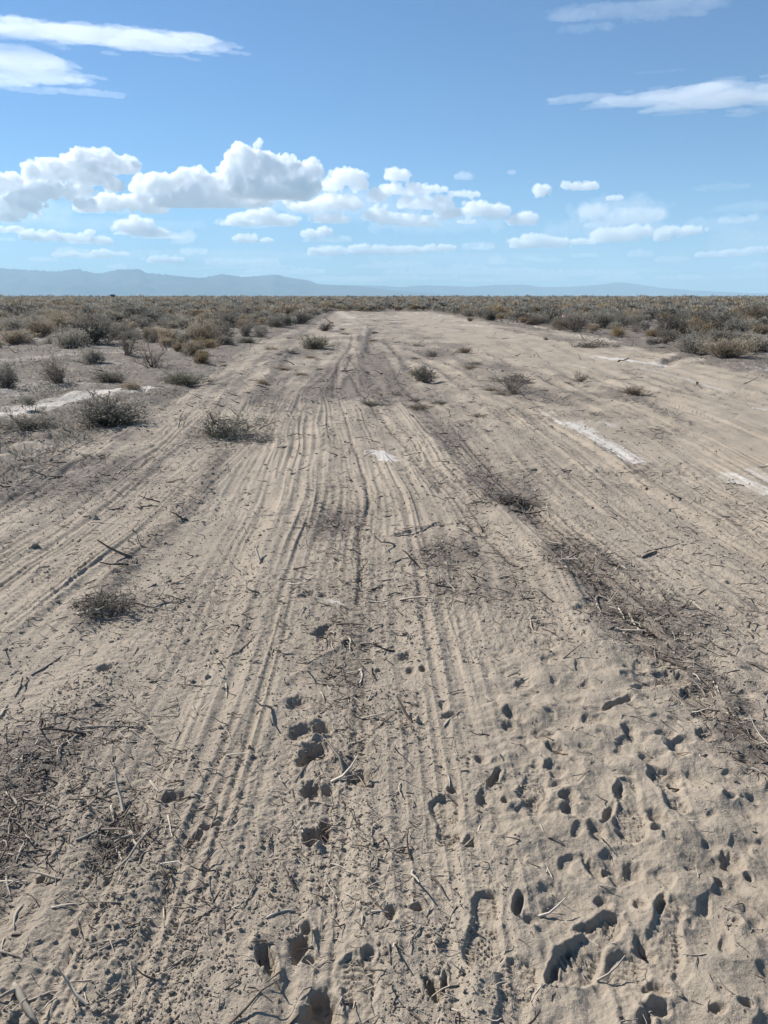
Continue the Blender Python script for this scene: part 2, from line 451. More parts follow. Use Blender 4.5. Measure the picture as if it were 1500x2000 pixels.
# pale salty crust: polygon-like strips (pixels, half width m)
SALT = [
  ([(0,815),(90,792),(180,772),(268,762)], .44, .80), ([(1064,808),(1100,824),(1140,842),(1195,873),(1245,903)], .12, 1.15), ([(1120,826),(1150,842)], .13, 1.0), ([(1150,812),(1200,835)], .10, .7),
  ([(738,884),(762,897)], .10, 1.6), ([(640,1172),(668,1180)], .025, .6), ([(1165,697),(1230,705),(1290,712)], .25, .95), ([(1345,706),(1368,702)], .3, .6),
  ([(1360,768),(1400,776)], .10, .9), ([(1415,925),(1500,965)], .10, .9), ([(1460,915),(1500,935)], .08, .6), ([(1240,716),(1320,735),(1420,765)], .12, .6), ([(1480,798),(1500,802)], .12, .8),
  ([(660,608),(690,622)], .6, .55), ([(640,655),(690,655)], .35, .8), ([(665,640),(700,640)], .5, .6), ([(1170,700),(1300,712)], .2, .5), ([(730,600),(740,598)], 1.5, .8),
  ([(960,625),(1050,640),(1200,670)], .35, .5), ([(100,698),(180,692),(280,690)], .4, .42), ([(0,900),(90,880),(180,880)], .35, .32), ([(1370,675),(1440,668)], .5, .6),
  ([(1110,712),(1150,718)], .15, .7), ([(1100,800),(1160,830),(1230,860),(1300,880)], .25, .25), ([(1200,700),(1350,735),(1500,775)], .5, .3), ([(0,960),(70,940)], .2, .4),
]
DARK = [  # px, py, world half width, half length, strength
  (868,1080,.25,.42,.80),(915,1160,.28,.28,.55),(1150,1110,.26,.36,.75),(1250,1200,.30,.28,.75),(1400,1330,.30,.30,.6),(1470,1450,.22,.3,.8),(1110,1075,.2,.4,.6),
  (15,1540,.14,.34,.55),(10,1680,.10,.26,.8),(90,1440,.22,.3,.28),(650,1020,.22,.45,.5),(690,1260,.12,.5,.3),(870,855,.35,.9,.45),(960,940,.35,.7,.5),(1000,980,.3,.5,.5),
  (750,740,.45,2.2,.6),(640,730,.5,2.4,.35),(640,760,.4,1.6,.3),(1060,770,1.0,1.4,.45),(900,1000,.2,.3,.2),(1280,620,.5,.5,.3),(540,820,.3,1.5,.25),(730,700,.25,3.,.6),
  (1150,815,.8,.5,.35),(1250,770,1.2,.8,.3),(1300,850,.8,.6,.3),(230,1640,.14,.16,.6),(290,1190,.3,.3,.25),(1000,720,1.0,1.6,.3),(850,690,.8,2.,.35),(600,690,.5,2.,.3),
  (1380,1250,.3,.25,.5),(1460,1200,.3,.3,.25),(1330,1640,.05,.5,.5),(200,930,.5,.9,.55),(60,960,.6,.6,.5),(1180,770,.5,.6,.3),(440,850,.45,.5,.6),(1010,1150,.1,.3,.3),
]

def ground_fn(x, y, cell):
    """height, darkness (litter plus painted shade), salt share at ground points; cell = local sampling distance"""
    x = x.astype(np.float64); y = y.astype(np.float64)
    r = np.hypot(x, y)
    u = flow_u(x, y)
    en = .35 * noise2(x / 2.2, y / 2.2, 5) + .15 * noise2(x / .5, y / .5, 6)
    far_end = smooth(104, 92, y + 6 * noise2(x / 5, y / 9, 8))
    T = smooth(-3.55, -3.2, u + en * .5) * smooth(8.2, 7.2, u + en * 1.5) * far_end
    def w(lam, ani=1.0):                 # fade detail finer than the sheet can carry
        return smooth(1.2, 2.6, lam / cell)
    h = .035 * noise2(x / 7, y / 9, 1) * smooth(1, 6, r) + .10 * noise2(x / 60, y / 60, 2) * smooth(25, 80, r)
    # soft churned part at the lower right
    soft_m = smooth(.05, .5, x - .12 * (y - 1.4)) * smooth(3.9, 2.9, y + .25 * noise2(x / .4, y / .4, 9)) * smooth(1.15, .2, u - 1.0)
    smoothy = np.clip(soft_m + .8 * smooth(2.6, 3.6, u) * T, 0, 1)
    # streaks along the strip
    left_band = smooth(-3.5, -3.2, u) * smooth(-1.35, -1.7, u)
    uw = u + .16 * noise2(u / .7, y / 14, 105) + .05 * noise2(u / .22, y / 6, 106)
    rough_b = .25 + 1.0 * smooth(-.35, .35, noise2(u / .38, y / 11, 107))
    s1 = noise2(uw / .26, y / 6 + u * .3, 11); s2 = noise2(uw / .085, y / 2.6 + u, 12); s3 = noise2(uw / .036, y / 1.3 - u, 13)
    k = T * (1 - .75 * soft_m) * (.65 + .5 * smooth(-.5, .5, noise2(x / .9, y / 2.6, 86)))
    k = k * (1.12 + .45 * smooth(1.4, 2.6, u) * (1 - soft_m))
    h = h + k * ((.016 + .004 * left_band) * s1 * w(.2) + (.0095 + .004 * left_band) * (1 - 2 * np.abs(s2)) * rough_b * w(.09) + .0048 * s3 * (1.4 - .5 * rough_b) * w(.04))
    h = h + T * smooth(7, 16, y) * (.030 * (1 - 2 * np.abs(noise2(u / .42 + .5 * noise2(y / 5, x * 0, 101), y / 9, 102))) * w(.3) + .012 * noise2(u / .18, y / 5, 103) * w(.18)) * (.4 + .8 * smooth(-.4, .5, noise2(x / 3, y / 7, 104)))
    # tread marks across the wheel lines
    bands = smooth(.3, .6, noise2(u / .30, y / 5, 14) + .3 * left_band)
    ph = y / .052 + .9 * np.abs(((u / .16) % 1) - .5) * 2 + .5 * noise2(x / .3, y / .3, 15)
    h = h + k * bands * .0032 * np.sin(2 * math.pi * ph) * w(.10) * smooth(30, 12, y)
    # crumbly lumps
    def lumps2(a, b, lam, seed): return np.maximum(noise2(a / lam, b / lam, seed), -.15) * 1.6
    def lumps(lam, seed): return 2.6 * np.abs(noise2(x / lam, y / lam, seed)) - .7
    cl = smooth(-.5, .5, noise2(x / .5, y / .8, 16)) * .8 + .35
    cl = cl * (1 - .8 * smoothy) * .8
    wx = x + .012 * noise2(x / .05, y / .05, 80); wy = y + .012 * noise2(x / .05, y / .05, 81)
    h = h + .0050 * cl * noise2(wx / .13, wy / .13, 17) * w(.11) + .0035 * cl * noise2(wx / .055, wy / .055, 18) * w(.052) + .0042 * (cl + .06) * lumps2(wx, wy, .028, 19) * w(.024) + .0022 * (cl + .25) * noise2(wx / .012, wy / .012, 20) * w(.011)
    h = h + T * (.010 * noise2(x / .22, y / .34, 82) * w(.22) + .014 * noise2(x / .5, y / 1.0, 83) * w(.5) + .020 * noise2(x / 1.1, y / 2.0, 94) * w(1.1)) * smooth(3, 12, y)
    h = h + T * .010 * smooth(.1, .6, noise2(x / .8, y / 1.6, 84)) * lumps(.16, 85) * w(.16) * smooth(3, 8, y)
    h = h + T * .016 * smooth(.0, .5, noise2(x / 1.8, y / 3.6, 95)) * lumps(.30, 96) * w(.30) * smooth(10, 22, y)
    h = h + .010 * noise2(x / .33, y / .4, 21)
    # churned soil
    h = h + soft_m * (.020 * noise2(x / .15, y / .15, 22) - .010 * smooth(.25, .6, noise2(x / .07, y / .07, 108)) + .010 * (1 - 2 * np.abs(noise2(x / .20 + .5 * noise2(x / .3, y / .3, 24), y / .16, 23))) + .0030 * noise2(x / .04, y / .04, 25) + .0012 * noise2(x / .016, y / .016, 26))
    # long bank of soil right of the middle, steep on its right
    d5 = x - curve_x(5, y) - .03 * noise2(y / .7, y * 0, 27) - .015 * noise2(y / .16, y * 0, 28)
    a5 = 1.0 * smooth(1.7, 2.9, y) * smooth(60, 30, y) * (.75 + .4 * noise2(y / 3, y * 0, 29)) * np.clip(.6 + y / 20, .6, 1.3)
    wl = .17 + .004 * y; wr = .075 + .002 * y
    a5 = a5 * (.7 + .45 * noise2(x / .25, y / .45, 109)); d5 = d5 + .03 * noise2(x / .12, y / .14, 110)
    h = h * (1 - .5 * np.clip(a5, 0, 1) * np.exp(-((d5 + .06) / .16) ** 2)) + a5 * (.044 * np.where(d5 < 0, np.exp(-(d5 / wl) ** 2), np.exp(-(d5 / wr) ** 2)) - .016 * np.exp(-((d5 - wr * 3.0) / (wr * 2.4)) ** 2))
    # natural ground left and right of the strip
    nat = 1 - T
    h = h + nat * (.03 + .035 * noise2(x / 1.6, y / 1.6, 30) + .030 * lumps(.7, 31) * w(.7) + .012 * lumps(.22, 32) * w(.22) + .007 * lumps(.07, 33) * w(.07))
    dark = nat * (.92 + .55 * noise2(x / 1.3, y / 1.6, 34)) + .15 + .24 * noise2(u / .6, y / 5, 35) + .18 * noise2(x / .7, y / .9, 36) + T * smooth(5, 16, y) * (.27 + .30 * noise2(x / 1.6, y / 2.4, 87) + .22 * noise2(u / .3, y / 3, 97) + .15 * noise2(x / .4, y / .7, 98))
    dark = dark - .3 * smoothy * T + np.clip(a5, 0, 1) * (.42 * np.exp(-((d5 - .20 - .004 * y) / (.13 + .006 * y)) ** 2) + .2 * np.exp(-((d5 + .22) / .05) ** 2) - .35 * np.exp(-((d5 + .06) / .12) ** 2))  # bank: shade painted down its right flank, thinner dark line left, crest paler
    salt = nat * smooth(.15, .7, noise2(x / 2.6, y / 3.2, 37) + .5 * noise2(x / .25, y / .4, 99)) * .45 + T * smooth(4, 6, u) * smooth(.2, .6, noise2(u / .35, y / 3, 38)) * .45 + smooth(20, 50, y) * T * .55 * smooth(.1, .5, noise2(x / 1.6, y / 5, 39))
    for pts, wd, hh, dk, jit in LINES:
        P = gl(pts)
        ax = [p[0] for p in P]; ay = [p[1] for p in P]
        m = np.flatnonzero((x > min(ax) - 4 * wd) & (x < max(ax) + 4 * wd) & (y > min(ay) - 4 * wd) & (y < max(ay) + 4 * wd))
        if not len(m): continue
        xm, ym = x[m], y[m]
        D, S, A = seg_dist(xm + .6 * wd * noise2(xm / (wd * jit), ym / (wd * jit), 40), ym + .6 * wd * noise2(xm / (wd * jit), ym / (wd * jit), 41), P, wd * 4)
        g = np.exp(-np.minimum((D / wd) ** 2, 50))
        h[m] += g * hh * (1 + .5 * noise2(xm / wd / 1.2, ym / wd / 1.2, 42)); dark[m] += g * dk
    for pts, wd, st in SALT:
        P = gl(pts)
        D, S, A = seg_dist(x, y, P, wd * 3)
        m = D < wd * 3
        if not m.any(): continue
        g = np.zeros(x.shape)
        g[m] = smooth(1.7, .2, D[m] / wd + .65 * noise2(x[m] / wd / .8, y[m] / wd / 1.3, 43) + .45 * noise2(x[m] / wd * 3, y[m] / wd * 2, 88)) * (.8 + .3 * noise2(uw[m] / .12, y[m] / 1.5, 111))
        salt = np.maximum(salt, g * st * 1.15); dark = dark * (1 - .85 * g); h = h * (1 - .55 * g * (wd < .3))
    for px, py, hw, hl, st in DARK:
        cx, cy = gp(px, py)
        q = ((x - cx) / hw) ** 2 + ((y - cy) / hl) ** 2
        m = q < 5
        if not m.any(): continue
        q = q[m]; g = np.exp(-q * 1.1) * (1 + .35 * noise2(x[m] / .12, y[m] / .2, 44))
        st = st * (1.45 if py < 770 else 1.0)
        dark[m] += g * st
        salt[m] *= 1 - np.clip(g, 0, 1)
    # pressed marks
    for i, (px, py, wpx, hpx, ang, dep) in enumerate(HOLES):
        cx, cy = gp(px, py)
        s = scale_at(cy)
        top = gp(px, py - hpx / 2); bot = gp(px, py + hpx / 2)
        a = wpx / 2 / s * 1.12; b = max((top[1] - bot[1]) / 2, .012) * 1.12
        m = (np.abs(x - cx) < 3 * max(a, b)) & (np.abs(y - cy) < 3 * max(a, b))
        if not m.any(): continue
        t = math.radians(-ang)
        lx = (x[m] - cx) * math.cos(t) + (y[m] - cy) * math.sin(t); ly = -(x[m] - cx) * math.sin(t) + (y[m] - cy) * math.cos(t)
        q = np.sqrt((lx / a) ** 2 + (ly / b) ** 2) + .24 * noise2(x[m] / .04 + i, y[m] / .04, 46) + .12 * noise2(x[m] / .014, y[m] / .014, 47)
        a *= .9; b *= .9; dep = dep * (.95 if px < 1000 else .56)
        prof = -dep * (1 - smooth(.50, 1.12, q)) * (1 - .25 * np.clip(q, 0, 1) ** 2) + dep * .22 * np.exp(-((q - 1.35) / .28) ** 2) * (.4 + noise2(x[m] / .05, y[m] / .05, 89))
        hm = h[m]; ins = 1 - smooth(.5, 1.1, q)
        h[m] = hm + prof - ins * (hm - hm.mean()) * .5
    for (hx, hy), (tx, ty), dep in BOOTS:
        A0 = gp(hx, hy); B0 = gp(tx, ty)
        L0 = math.hypot(B0[0] - A0[0], B0[1] - A0[1]); dx, dy = (B0[0] - A0[0]) / L0, (B0[1] - A0[1]) / L0
        L = max(L0, .24); mx, my = (A0[0] + B0[0]) / 2, (A0[1] + B0[1]) / 2
        m = (np.abs(x - mx) < .25) & (np.abs(y - my) < .25)
        if not m.any(): continue
        l = (x[m] - mx) * dx + (y[m] - my) * dy; c = (x[m] - mx) * dy - (y[m] - my) * dx
        t = l / L + .5
        hw = np.interp(t, [-.02, .03, .12, .25, .42, .6, .78, .92, 1.0, 1.03], [0, .026, .034, .034, .030, .043, .050, .042, .02, 0])
        edge = np.minimum(hw - np.abs(c), np.minimum(l + L / 2, L / 2 - l)) + .003 * noise2(x[m] / .02, y[m] / .02, 48)
        ins = smooth(-.010, .010, edge)
        wear = smooth(-.35, .35, noise2(x[m] / .06 + hx, y[m] / .06, 90)) * (1 if hx == 952 else .75)
        cen = (np.sin(2 * math.pi * l / .022) * np.sin(2 * math.pi * c / .018) > .35) if hx == 952 else (np.sin(2 * math.pi * l / .024 + c / .01) > .25)
        lug = (np.abs(c) > hw * .42) * (t > .45) * (np.sin(2 * math.pi * l / .0165 + 6 * np.abs(c) / .05) > .0) + (t < .27) * (np.sin(2 * math.pi * l / .016) > .1) \
            + (np.abs(c) <= hw * .42) * (t > .45) * cen
        hm = h[m]
        flat = hm.mean() - dep
        h[m] = hm * (1 - ins) + (flat + (.3 if hx == 952 else .8) * (hm - hm.mean()) - (.0085 if hx == 952 else .0070) * lug * wear * smooth(.002, .006, edge) + .003 * noise2(x[m] / .015, y[m] / .015, 93)) * ins + .18 * dep * np.exp(-((edge + .012) / .008) ** 2)
        dk = dark[m]; dark[m] = dk * (1 - ins)
    return h, np.clip(dark, 0, 1.3), np.clip(salt, 0, 1.2), T, u

# one sheet of soil from the feet to the horizon
def build_ground():
    phi_n = np.radians(np.arange(54.0, .30, -DPHI))
    r_near = CAM_H / np.tan(phi_n)
    r_in = np.linspace(.04, r_near[0], 26)[:-1]
    r_far = np.geomspace(r_near[-1], GROUND_R, 90)[1:]
    rr = np.concatenate([r_in, r_near, r_far])
    th = [0.0]; step = DTH
    while th[-1] < 180:
        a = th[-1]
        st = DTH if a < 35 else DTH * (1 + (a - 35) * .9)
        th.append(a + min(st, 6))
    th = np.array(th[:-1]); th = np.concatenate([-th[:0:-1], th])
    th = np.radians(th)
    nr, ntk = len(rr), len(th)
    R, TH = np.meshgrid(rr, th, indexing='ij')
    x = (R * np.sin(TH)).ravel(); y = (R * np.cos(TH)).ravel()
    dth = np.gradient(th); dr = np.gradient(rr)
    cell = np.maximum(R * dth[None, :], .45 * dr[:, None]).ravel()
    h, dk, sl, T, u = ground_fn(x, y, cell)
    fade = smooth(9000, 3000, R.ravel())
    h = h * fade
    V = np.stack([x, y, h], 1)
    i = np.arange(nr - 1)[:, None] * ntk + np.arange(ntk)[None, :]
    j = np.arange(nr - 1)[:, None] * ntk + (np.arange(ntk)[None, :] + 1) % ntk
    F = np.stack([i, j, j + ntk, i + ntk], 2).reshape(-1, 4)
    F = F[:, ::-1]
    # closing cap under the viewer
    V = np.concatenate([V, [[0, 0, h[:ntk].mean()]]])
    c = np.stack([np.full(ntk, len(V) - 1), (np.arange(ntk) + 1) % ntk, np.arange(ntk)], 1)
    o = mesh_obj('ground', V, [F, c], ground_mat())
    z = [0.0]
    add_attr(o, 'litter', np.concatenate([dk, z])); add_attr(o, 'salt', np.concatenate([sl, z]))  # litter also holds the shade painted along bank and ruts
    tag(o, kind='structure')
    print('ground verts', len(V))
    return o

def ground_mat():
    m, t, out = make_mat('dry_playa_soil')
    L = t.links.new
    bs = N(t, 'ShaderNodeBsdfPrincipled')
    bs.inputs['Roughness'].default_value = .95
    bs.inputs['Specular IOR Level'].default_value = .15
    L(bs.outputs[0], out.inputs['Surface'])
    geo = N(t, 'ShaderNodeNewGeometry')
    def noise(scale, detail=4, rough=.6, vec=None):
        n = N(t, 'ShaderNodeTexNoise'); n.inputs['Scale'].default_value = scale; n.inputs['Detail'].default_value = detail; n.inputs['Roughness'].default_value = rough
        L(vec if vec else geo.outputs['Position'], n.inputs['Vector']); return n.outputs['Fac']
    def math_(op, a, b=None, clamp=False):
        n = N(t, 'ShaderNodeMath', operation=op); n.use_clamp = clamp
        for k, v in enumerate((a, b)):
            if v is None: continue
            if isinstance(v, (int, float)): n.inputs[k].default_value = v
            else: L(v, n.inputs[k])
        return n.outputs[0]
    def mix(f, a, b):
        n = N(t, 'ShaderNodeMix', data_type='RGBA')
        L(f, n.inputs[0])
        for k, v in ((6, a), (7, b)):
            if isinstance(v, tuple): n.inputs[k].default_value = (*v, 1)
            else: L(v, n.inputs[k])
        return n.outputs[2]
    def ss(v, a, b):
        n = N(t, 'ShaderNodeMapRange', interpolation_type='SMOOTHSTEP')
        L(v, n.inputs[0]); n.inputs[1].default_value = a; n.inputs[2].default_value = b
        return n.outputs[0]
    litter_shade = N(t, 'ShaderNodeAttribute', attribute_name='litter').outputs['Fac']
    sal = N(t, 'ShaderNodeAttribute', attribute_name='salt').outputs['Fac']
    big = noise(.9, 5); mid = noise(14, 5, .65); fine = noise(70, 4, .7); grain = noise(420, 3, .7)
    base = mix(ss(big, .35, .65), SOIL_A, SOIL_B)
    base = mix(math_('MULTIPLY', ss(fine, .5, .8), .5), base, SOIL_C)
    base = mix(math_('MULTIPLY', ss(grain, .55, .75), .35), base, SOIL_D)
    # litter of bark crumbs and dead leaves worked in the soil, plus painted shade of bank and ruts
    sm = N(t, 'ShaderNodeMapping'); sm.inputs['Scale'].default_value = (1, .45, 1); L(geo.outputs['Position'], sm.inputs['Vector'])
    n1 = noise(38, 5, .75, sm.outputs[0]); n2 = noise(150, 3, .7)
    n3 = noise(6, 5, .8, sm.outputs[0])
    lf = math_('ADD', litter_shade, math_('MULTIPLY', math_('SUBTRACT', math_('ADD', math_('MULTIPLY', n3, .35), math_('ADD', math_('MULTIPLY', n1, .45), math_('MULTIPLY', n2, .30))), .5), 3.0))
    lf = ss(lf, .30, .95)
    ldark = mix(n2, LITTER_SHADE_A, LITTER_SHADE_B)
    base = mix(math_('MULTIPLY', lf, .85), base, ldark)
    sf = math_('ADD', sal, math_('MULTIPLY', math_('SUBTRACT', math_('ADD', math_('MULTIPLY', noise(26, 5, .7), .5), math_('MULTIPLY', noise(5, 5, .75, sm.outputs[0]), .5)), .5), 2.4))
    sf = ss(sf, .28, .95)
    base = mix(math_('MULTIPLY', sf, .9), base, SALTC)
    L(base, bs.inputs['Base Color'])
    bp = N(t, 'ShaderNodeBump'); bp.inputs['Strength'].default_value = .9; bp.inputs['Distance'].default_value = .0055
    hh = math_('ADD', math_('MULTIPLY', noise(110, 5, .75), 1.0), math_('ADD', math_('MULTIPLY', grain, .35), math_('MULTIPLY', noise(16, 4, .8), 2.2)))
    L(hh, bp.inputs['Height']); L(bp.outputs[0], bs.inputs['Normal'])
    return m
SOIL_A = (.326, .267, .202); SOIL_B = (.382, .314, .238); SOIL_C = (.240, .196, .149); SOIL_D = (.445, .372, .288)
LITTER_SHADE_A = (.10, .082, .068); LITTER_SHADE_B = (.20, .165, .135); SALTC = (.58, .53, .465)
GROUND_R = 44000.0
DPHI = .05; DTH = .05
ground = build_ground()
def H(x, y):
    xa = np.atleast_1d(np.asarray(x, float)); ya = np.atleast_1d(np.asarray(y, float))
    ra = np.hypot(xa, ya)
    cell = np.maximum(ra * math.radians(DTH), .45 * (CAM_H ** 2 + ra ** 2) / CAM_H * math.radians(DPHI))
    return ground_fn(xa, ya, cell)

# ------------------------------------------------------------------ plant and wood materials
def plant_mat(name, ca, cb, tip=None, transl=.3, rough=.8):
    """colour runs from ca to cb by a per-leaf tint, plus a per-plant shift; tip = colour of the outer ends"""
    m, t, out = make_mat(name)
    L = t.links.new
    at = N(t, 'ShaderNodeAttribute', attribute_name='tint')
    oi = N(t, 'ShaderNodeObjectInfo')
    mx = N(t, 'ShaderNodeMix', data_type='RGBA'); mx.inputs[6].default_value = (*ca, 1); mx.inputs[7].default_value = (*cb, 1)
    L(at.outputs['Fac'], mx.inputs[0]); c = mx.outputs[2]
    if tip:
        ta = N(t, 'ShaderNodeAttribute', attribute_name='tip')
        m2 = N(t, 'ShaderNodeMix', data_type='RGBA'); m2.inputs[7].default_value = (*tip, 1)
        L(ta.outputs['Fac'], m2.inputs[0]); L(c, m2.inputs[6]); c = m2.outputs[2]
    hs = N(t, 'ShaderNodeHueSaturation')
    mr = N(t, 'ShaderNodeMapRange'); mr.inputs[3].default_value = .72; mr.inputs[4].default_value = 1.35
    L(oi.outputs['Random'], mr.inputs[0]); L(mr.outputs[0], hs.inputs['Value']); L(c, hs.inputs['Color'])
    d = N(t, 'ShaderNodeBsdfPrincipled'); d.inputs['Roughness'].default_value = rough; d.inputs['Specular IOR Level'].default_value = .2
    L(hs.outputs[0], d.inputs['Base Color'])
    if transl > 0:
        tr = N(t, 'ShaderNodeBsdfTranslucent'); L(hs.outputs[0], tr.inputs['Color'])
        ms = N(t, 'ShaderNodeMixShader'); ms.inputs[0].default_value = transl
        L(d.outputs[0], ms.inputs[1]); L(tr.outputs[0], ms.inputs[2]); L(ms.outputs[0], out.inputs['Surface'])
    else:
        L(d.outputs[0], out.inputs['Surface'])
    return m

M_LEAF = {
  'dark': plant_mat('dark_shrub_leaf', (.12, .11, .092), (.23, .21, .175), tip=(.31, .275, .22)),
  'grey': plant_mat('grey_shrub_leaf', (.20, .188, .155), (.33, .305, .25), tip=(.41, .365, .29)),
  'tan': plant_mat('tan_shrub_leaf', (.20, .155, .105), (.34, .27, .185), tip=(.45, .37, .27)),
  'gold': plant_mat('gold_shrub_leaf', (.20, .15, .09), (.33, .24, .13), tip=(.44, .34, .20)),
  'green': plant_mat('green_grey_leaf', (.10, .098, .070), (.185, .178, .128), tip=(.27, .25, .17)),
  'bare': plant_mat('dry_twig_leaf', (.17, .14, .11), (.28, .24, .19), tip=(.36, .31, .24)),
}
M_TWIG = plant_mat('weathered_twig', (.12, .095, .075), (.26, .22, .18), transl=0)
M_TWIG_PALE = plant_mat('bleached_twig', (.27, .225, .175), (.42, .36, .285), transl=0)
M_TWIG_DARK = plant_mat('dark_bark_twig', (.055, .042, .033), (.13, .10, .08), transl=0)

def tubes(P, R, sides=3):
    """P (n,k,3) centre lines, R (n,k) radii -> verts, quads"""
    n, k, _ = P.shape
    T = np.empty_like(P); T[:, 1:-1] = P[:, 2:] - P[:, :-2]; T[:, 0] = P[:, 1] - P[:, 0]; T[:, -1] = P[:, -1] - P[:, -2]
    T /= np.maximum(np.linalg.norm(T, axis=2, keepdims=True), 1e-9)
    ref = np.where(np.abs(T[..., 2:3]) > .8, np.array([1., 0, 0]), np.array([0, 0, 1.]))
    U = np.cross(T, ref); U /= np.maximum(np.linalg.norm(U, axis=2, keepdims=True), 1e-9)
    W = np.cross(T, U)
    a = np.arange(sides) * 2 * math.pi / sides
    V = P[:, :, None, :] + R[:, :, None, None] * (np.cos(a)[None, None, :, None] * U[:, :, None, :] + np.sin(a)[None, None, :, None] * W[:, :, None, :])
    idx = np.arange(n * k * sides).reshape(n, k, sides)
    A = idx[:, :-1, :]; B = np.roll(idx, -1, axis=2)[:, :-1, :]; C = np.roll(idx, -1, axis=2)[:, 1:, :]; D = idx[:, 1:, :]
    return V.reshape(-1, 3), np.stack([A, B, C, D], -1).reshape(-1, 4)

def wig_lines(starts, dirs, lens, k, bend, r, droop=0.0, up=0.0):
    """bent centre lines from start points"""
    n = len(starts)
    d = dirs / np.linalg.norm(dirs, axis=1, keepdims=True)
    P = np.empty((n, k, 3)); P[:, 0] = starts
    for i in range(1, k):
        d = d + r.normal(size=(n, 3)) * bend; d[:, 2] += up - droop * i / k
        d /= np.linalg.norm(d, axis=1, keepdims=True)
        P[:, i] = P[:, i - 1] + d * (lens / (k - 1))[:, None]
    return P

def slivers(base, dirs, length, width, r):
    """thin kite leaves: base point, direction"""
    n = len(base)
    d = dirs / np.linalg.norm(dirs, axis=1, keepdims=True)
    s = np.cross(d, r.normal(size=(n, 3))); s /= np.maximum(np.linalg.norm(s, axis=1, keepdims=True), 1e-9)
    L = length[:, None]; w = width[:, None]
    V = np.stack([base, base + d * L * .5 + s * w * .5, base + d * L, base + d * L * .45 - s * w * .5], 1).reshape(-1, 3)
    F = np.arange(n * 4).reshape(n, 4)
    return V, F

def shrub_parts(kind, seed, nleaf=2600, nst=26):
    """unit shrub about 1 m wide: (branch verts, faces), (leaf verts, faces, tint, tip), height"""
    r = np.random.default_rng(seed)
    hgt = {'dark': .62, 'grey': .58, 'tan': .62, 'gold': .52, 'green': .36, 'bare': .60}[kind]
    # several lobes with their own centres keep the outline uneven
    nl = r.integers(4, 8)
    la = r.uniform(0, 2 * math.pi, nl); lr = r.uniform(.08, .27, nl)
    LC = np.stack([np.cos(la) * lr, np.sin(la) * lr, r.uniform(.35, .62, nl) * hgt], 1)
    LR = r.uniform(.17, .30, nl)
    # stems from the crown root to the lobes
    w = LR ** 2 / (LR ** 2).sum()
    own = r.choice(nl, nst, p=w)
    tgt = LC[own] + r.normal(size=(nst, 3)) * LR[own][:, None] * .55
    tgt[:, 2] = np.maximum(tgt[:, 2], .08)
    st = np.stack([r.normal(size=nst) * .04, r.normal(size=nst) * .04, np.full(nst, -.03)], 1)
    k = 6
    P = np.empty((nst, k, 3))
    t = np.linspace(0, 1, k)[None, :, None]
    mid = (st + tgt) / 2 + r.normal(size=(nst, 3)) * .05; mid[:, :2] *= .8
    P = (1 - t) ** 2 * st[:, None] + 2 * t * (1 - t) * mid[:, None] + t ** 2 * tgt[:, None]
    R = np.linspace(.010, .0035, k)[None, :] * r.uniform(.6, 1.3, nst)[:, None]
    bv, bf = tubes(P, R, 4)
    # side twigs
    n2 = nst * (9 if kind != 'bare' else 12)
    i = r.integers(0, nst, n2); j = r.integers(2, k, n2)
    s = P[i, j]; d = (s - np.array([0, 0, .12])) * 1.2 + r.normal(size=(n2, 3)) * .28
    d[:, 2] += {'tan': .5, 'gold': .45, 'bare': .35}.get(kind, .15)
    P2 = wig_lines(s, d, r.uniform(.10, .26, n2), 4, .22, r, up=.08)
    R2 = np.linspace(.0034, .0012, 4)[None, :] * r.uniform(.7, 1.3, n2)[:, None]
    v2, f2 = tubes(P2, R2, 3)
    V = np.concatenate([bv, v2]); F = np.concatenate([bf, f2 + len(bv)])
    # leaves: along the twigs and over the shell
    na = int(nleaf * (.55 if kind != 'bare' else .25)); nb = int(nleaf * .45) if kind != 'bare' else int(nleaf * .08)
    i = r.integers(0, n2, na); f = r.uniform(.15, 1, na) * 2.999; j = f.astype(int); f = (f - j)[:, None]
    b1 = P2[i, j] * (1 - f) + P2[i, j + 1] * f
    o = r.choice(nl, nb, p=w)
    q = r.normal(size=(nb, 3)); q /= np.linalg.norm(q, axis=1, keepdims=True)
    b2 = LC[o] + q * LR[o][:, None] * r.uniform(.35, 1.0, nb)[:, None] ** .6
    clump = noise3(b2 / .09, seed) > -.25
    b2 = b2[clump]
    B = np.concatenate([b1, b2]); B[:, 2] = np.abs(B[:, 2])
    d = B - np.array([0, 0, .05]); d = d / np.linalg.norm(d, axis=1, keepdims=True) + r.normal(size=B.shape) * .55
    d[:, 2] += {'tan': .9, 'gold': .8, 'bare': .5}.get(kind, .35)
    n = len(B)
    ln = r.uniform(.022, .055, n) * (1.35 if kind in ('tan', 'bare') else 1); wd = r.uniform(.007, .013, n) * (.8 if kind in ('tan', 'bare') else 1.15)
    lv, lf = slivers(B, d, ln, wd, r)
    # outer ends: distance from the heart
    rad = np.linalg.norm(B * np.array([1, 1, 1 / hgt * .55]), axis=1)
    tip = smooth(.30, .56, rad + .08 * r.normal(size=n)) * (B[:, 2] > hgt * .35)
    tint = np.clip(.45 + .35 * noise3(B / .12, seed + 5) + .2 * r.normal(size=n), 0, 1)
    return (V, F, r.uniform(0, 1, len(V))), (lv, lf, np.repeat(tint, 4), np.repeat(tip, 4)), LC[:, 2].max() + .2

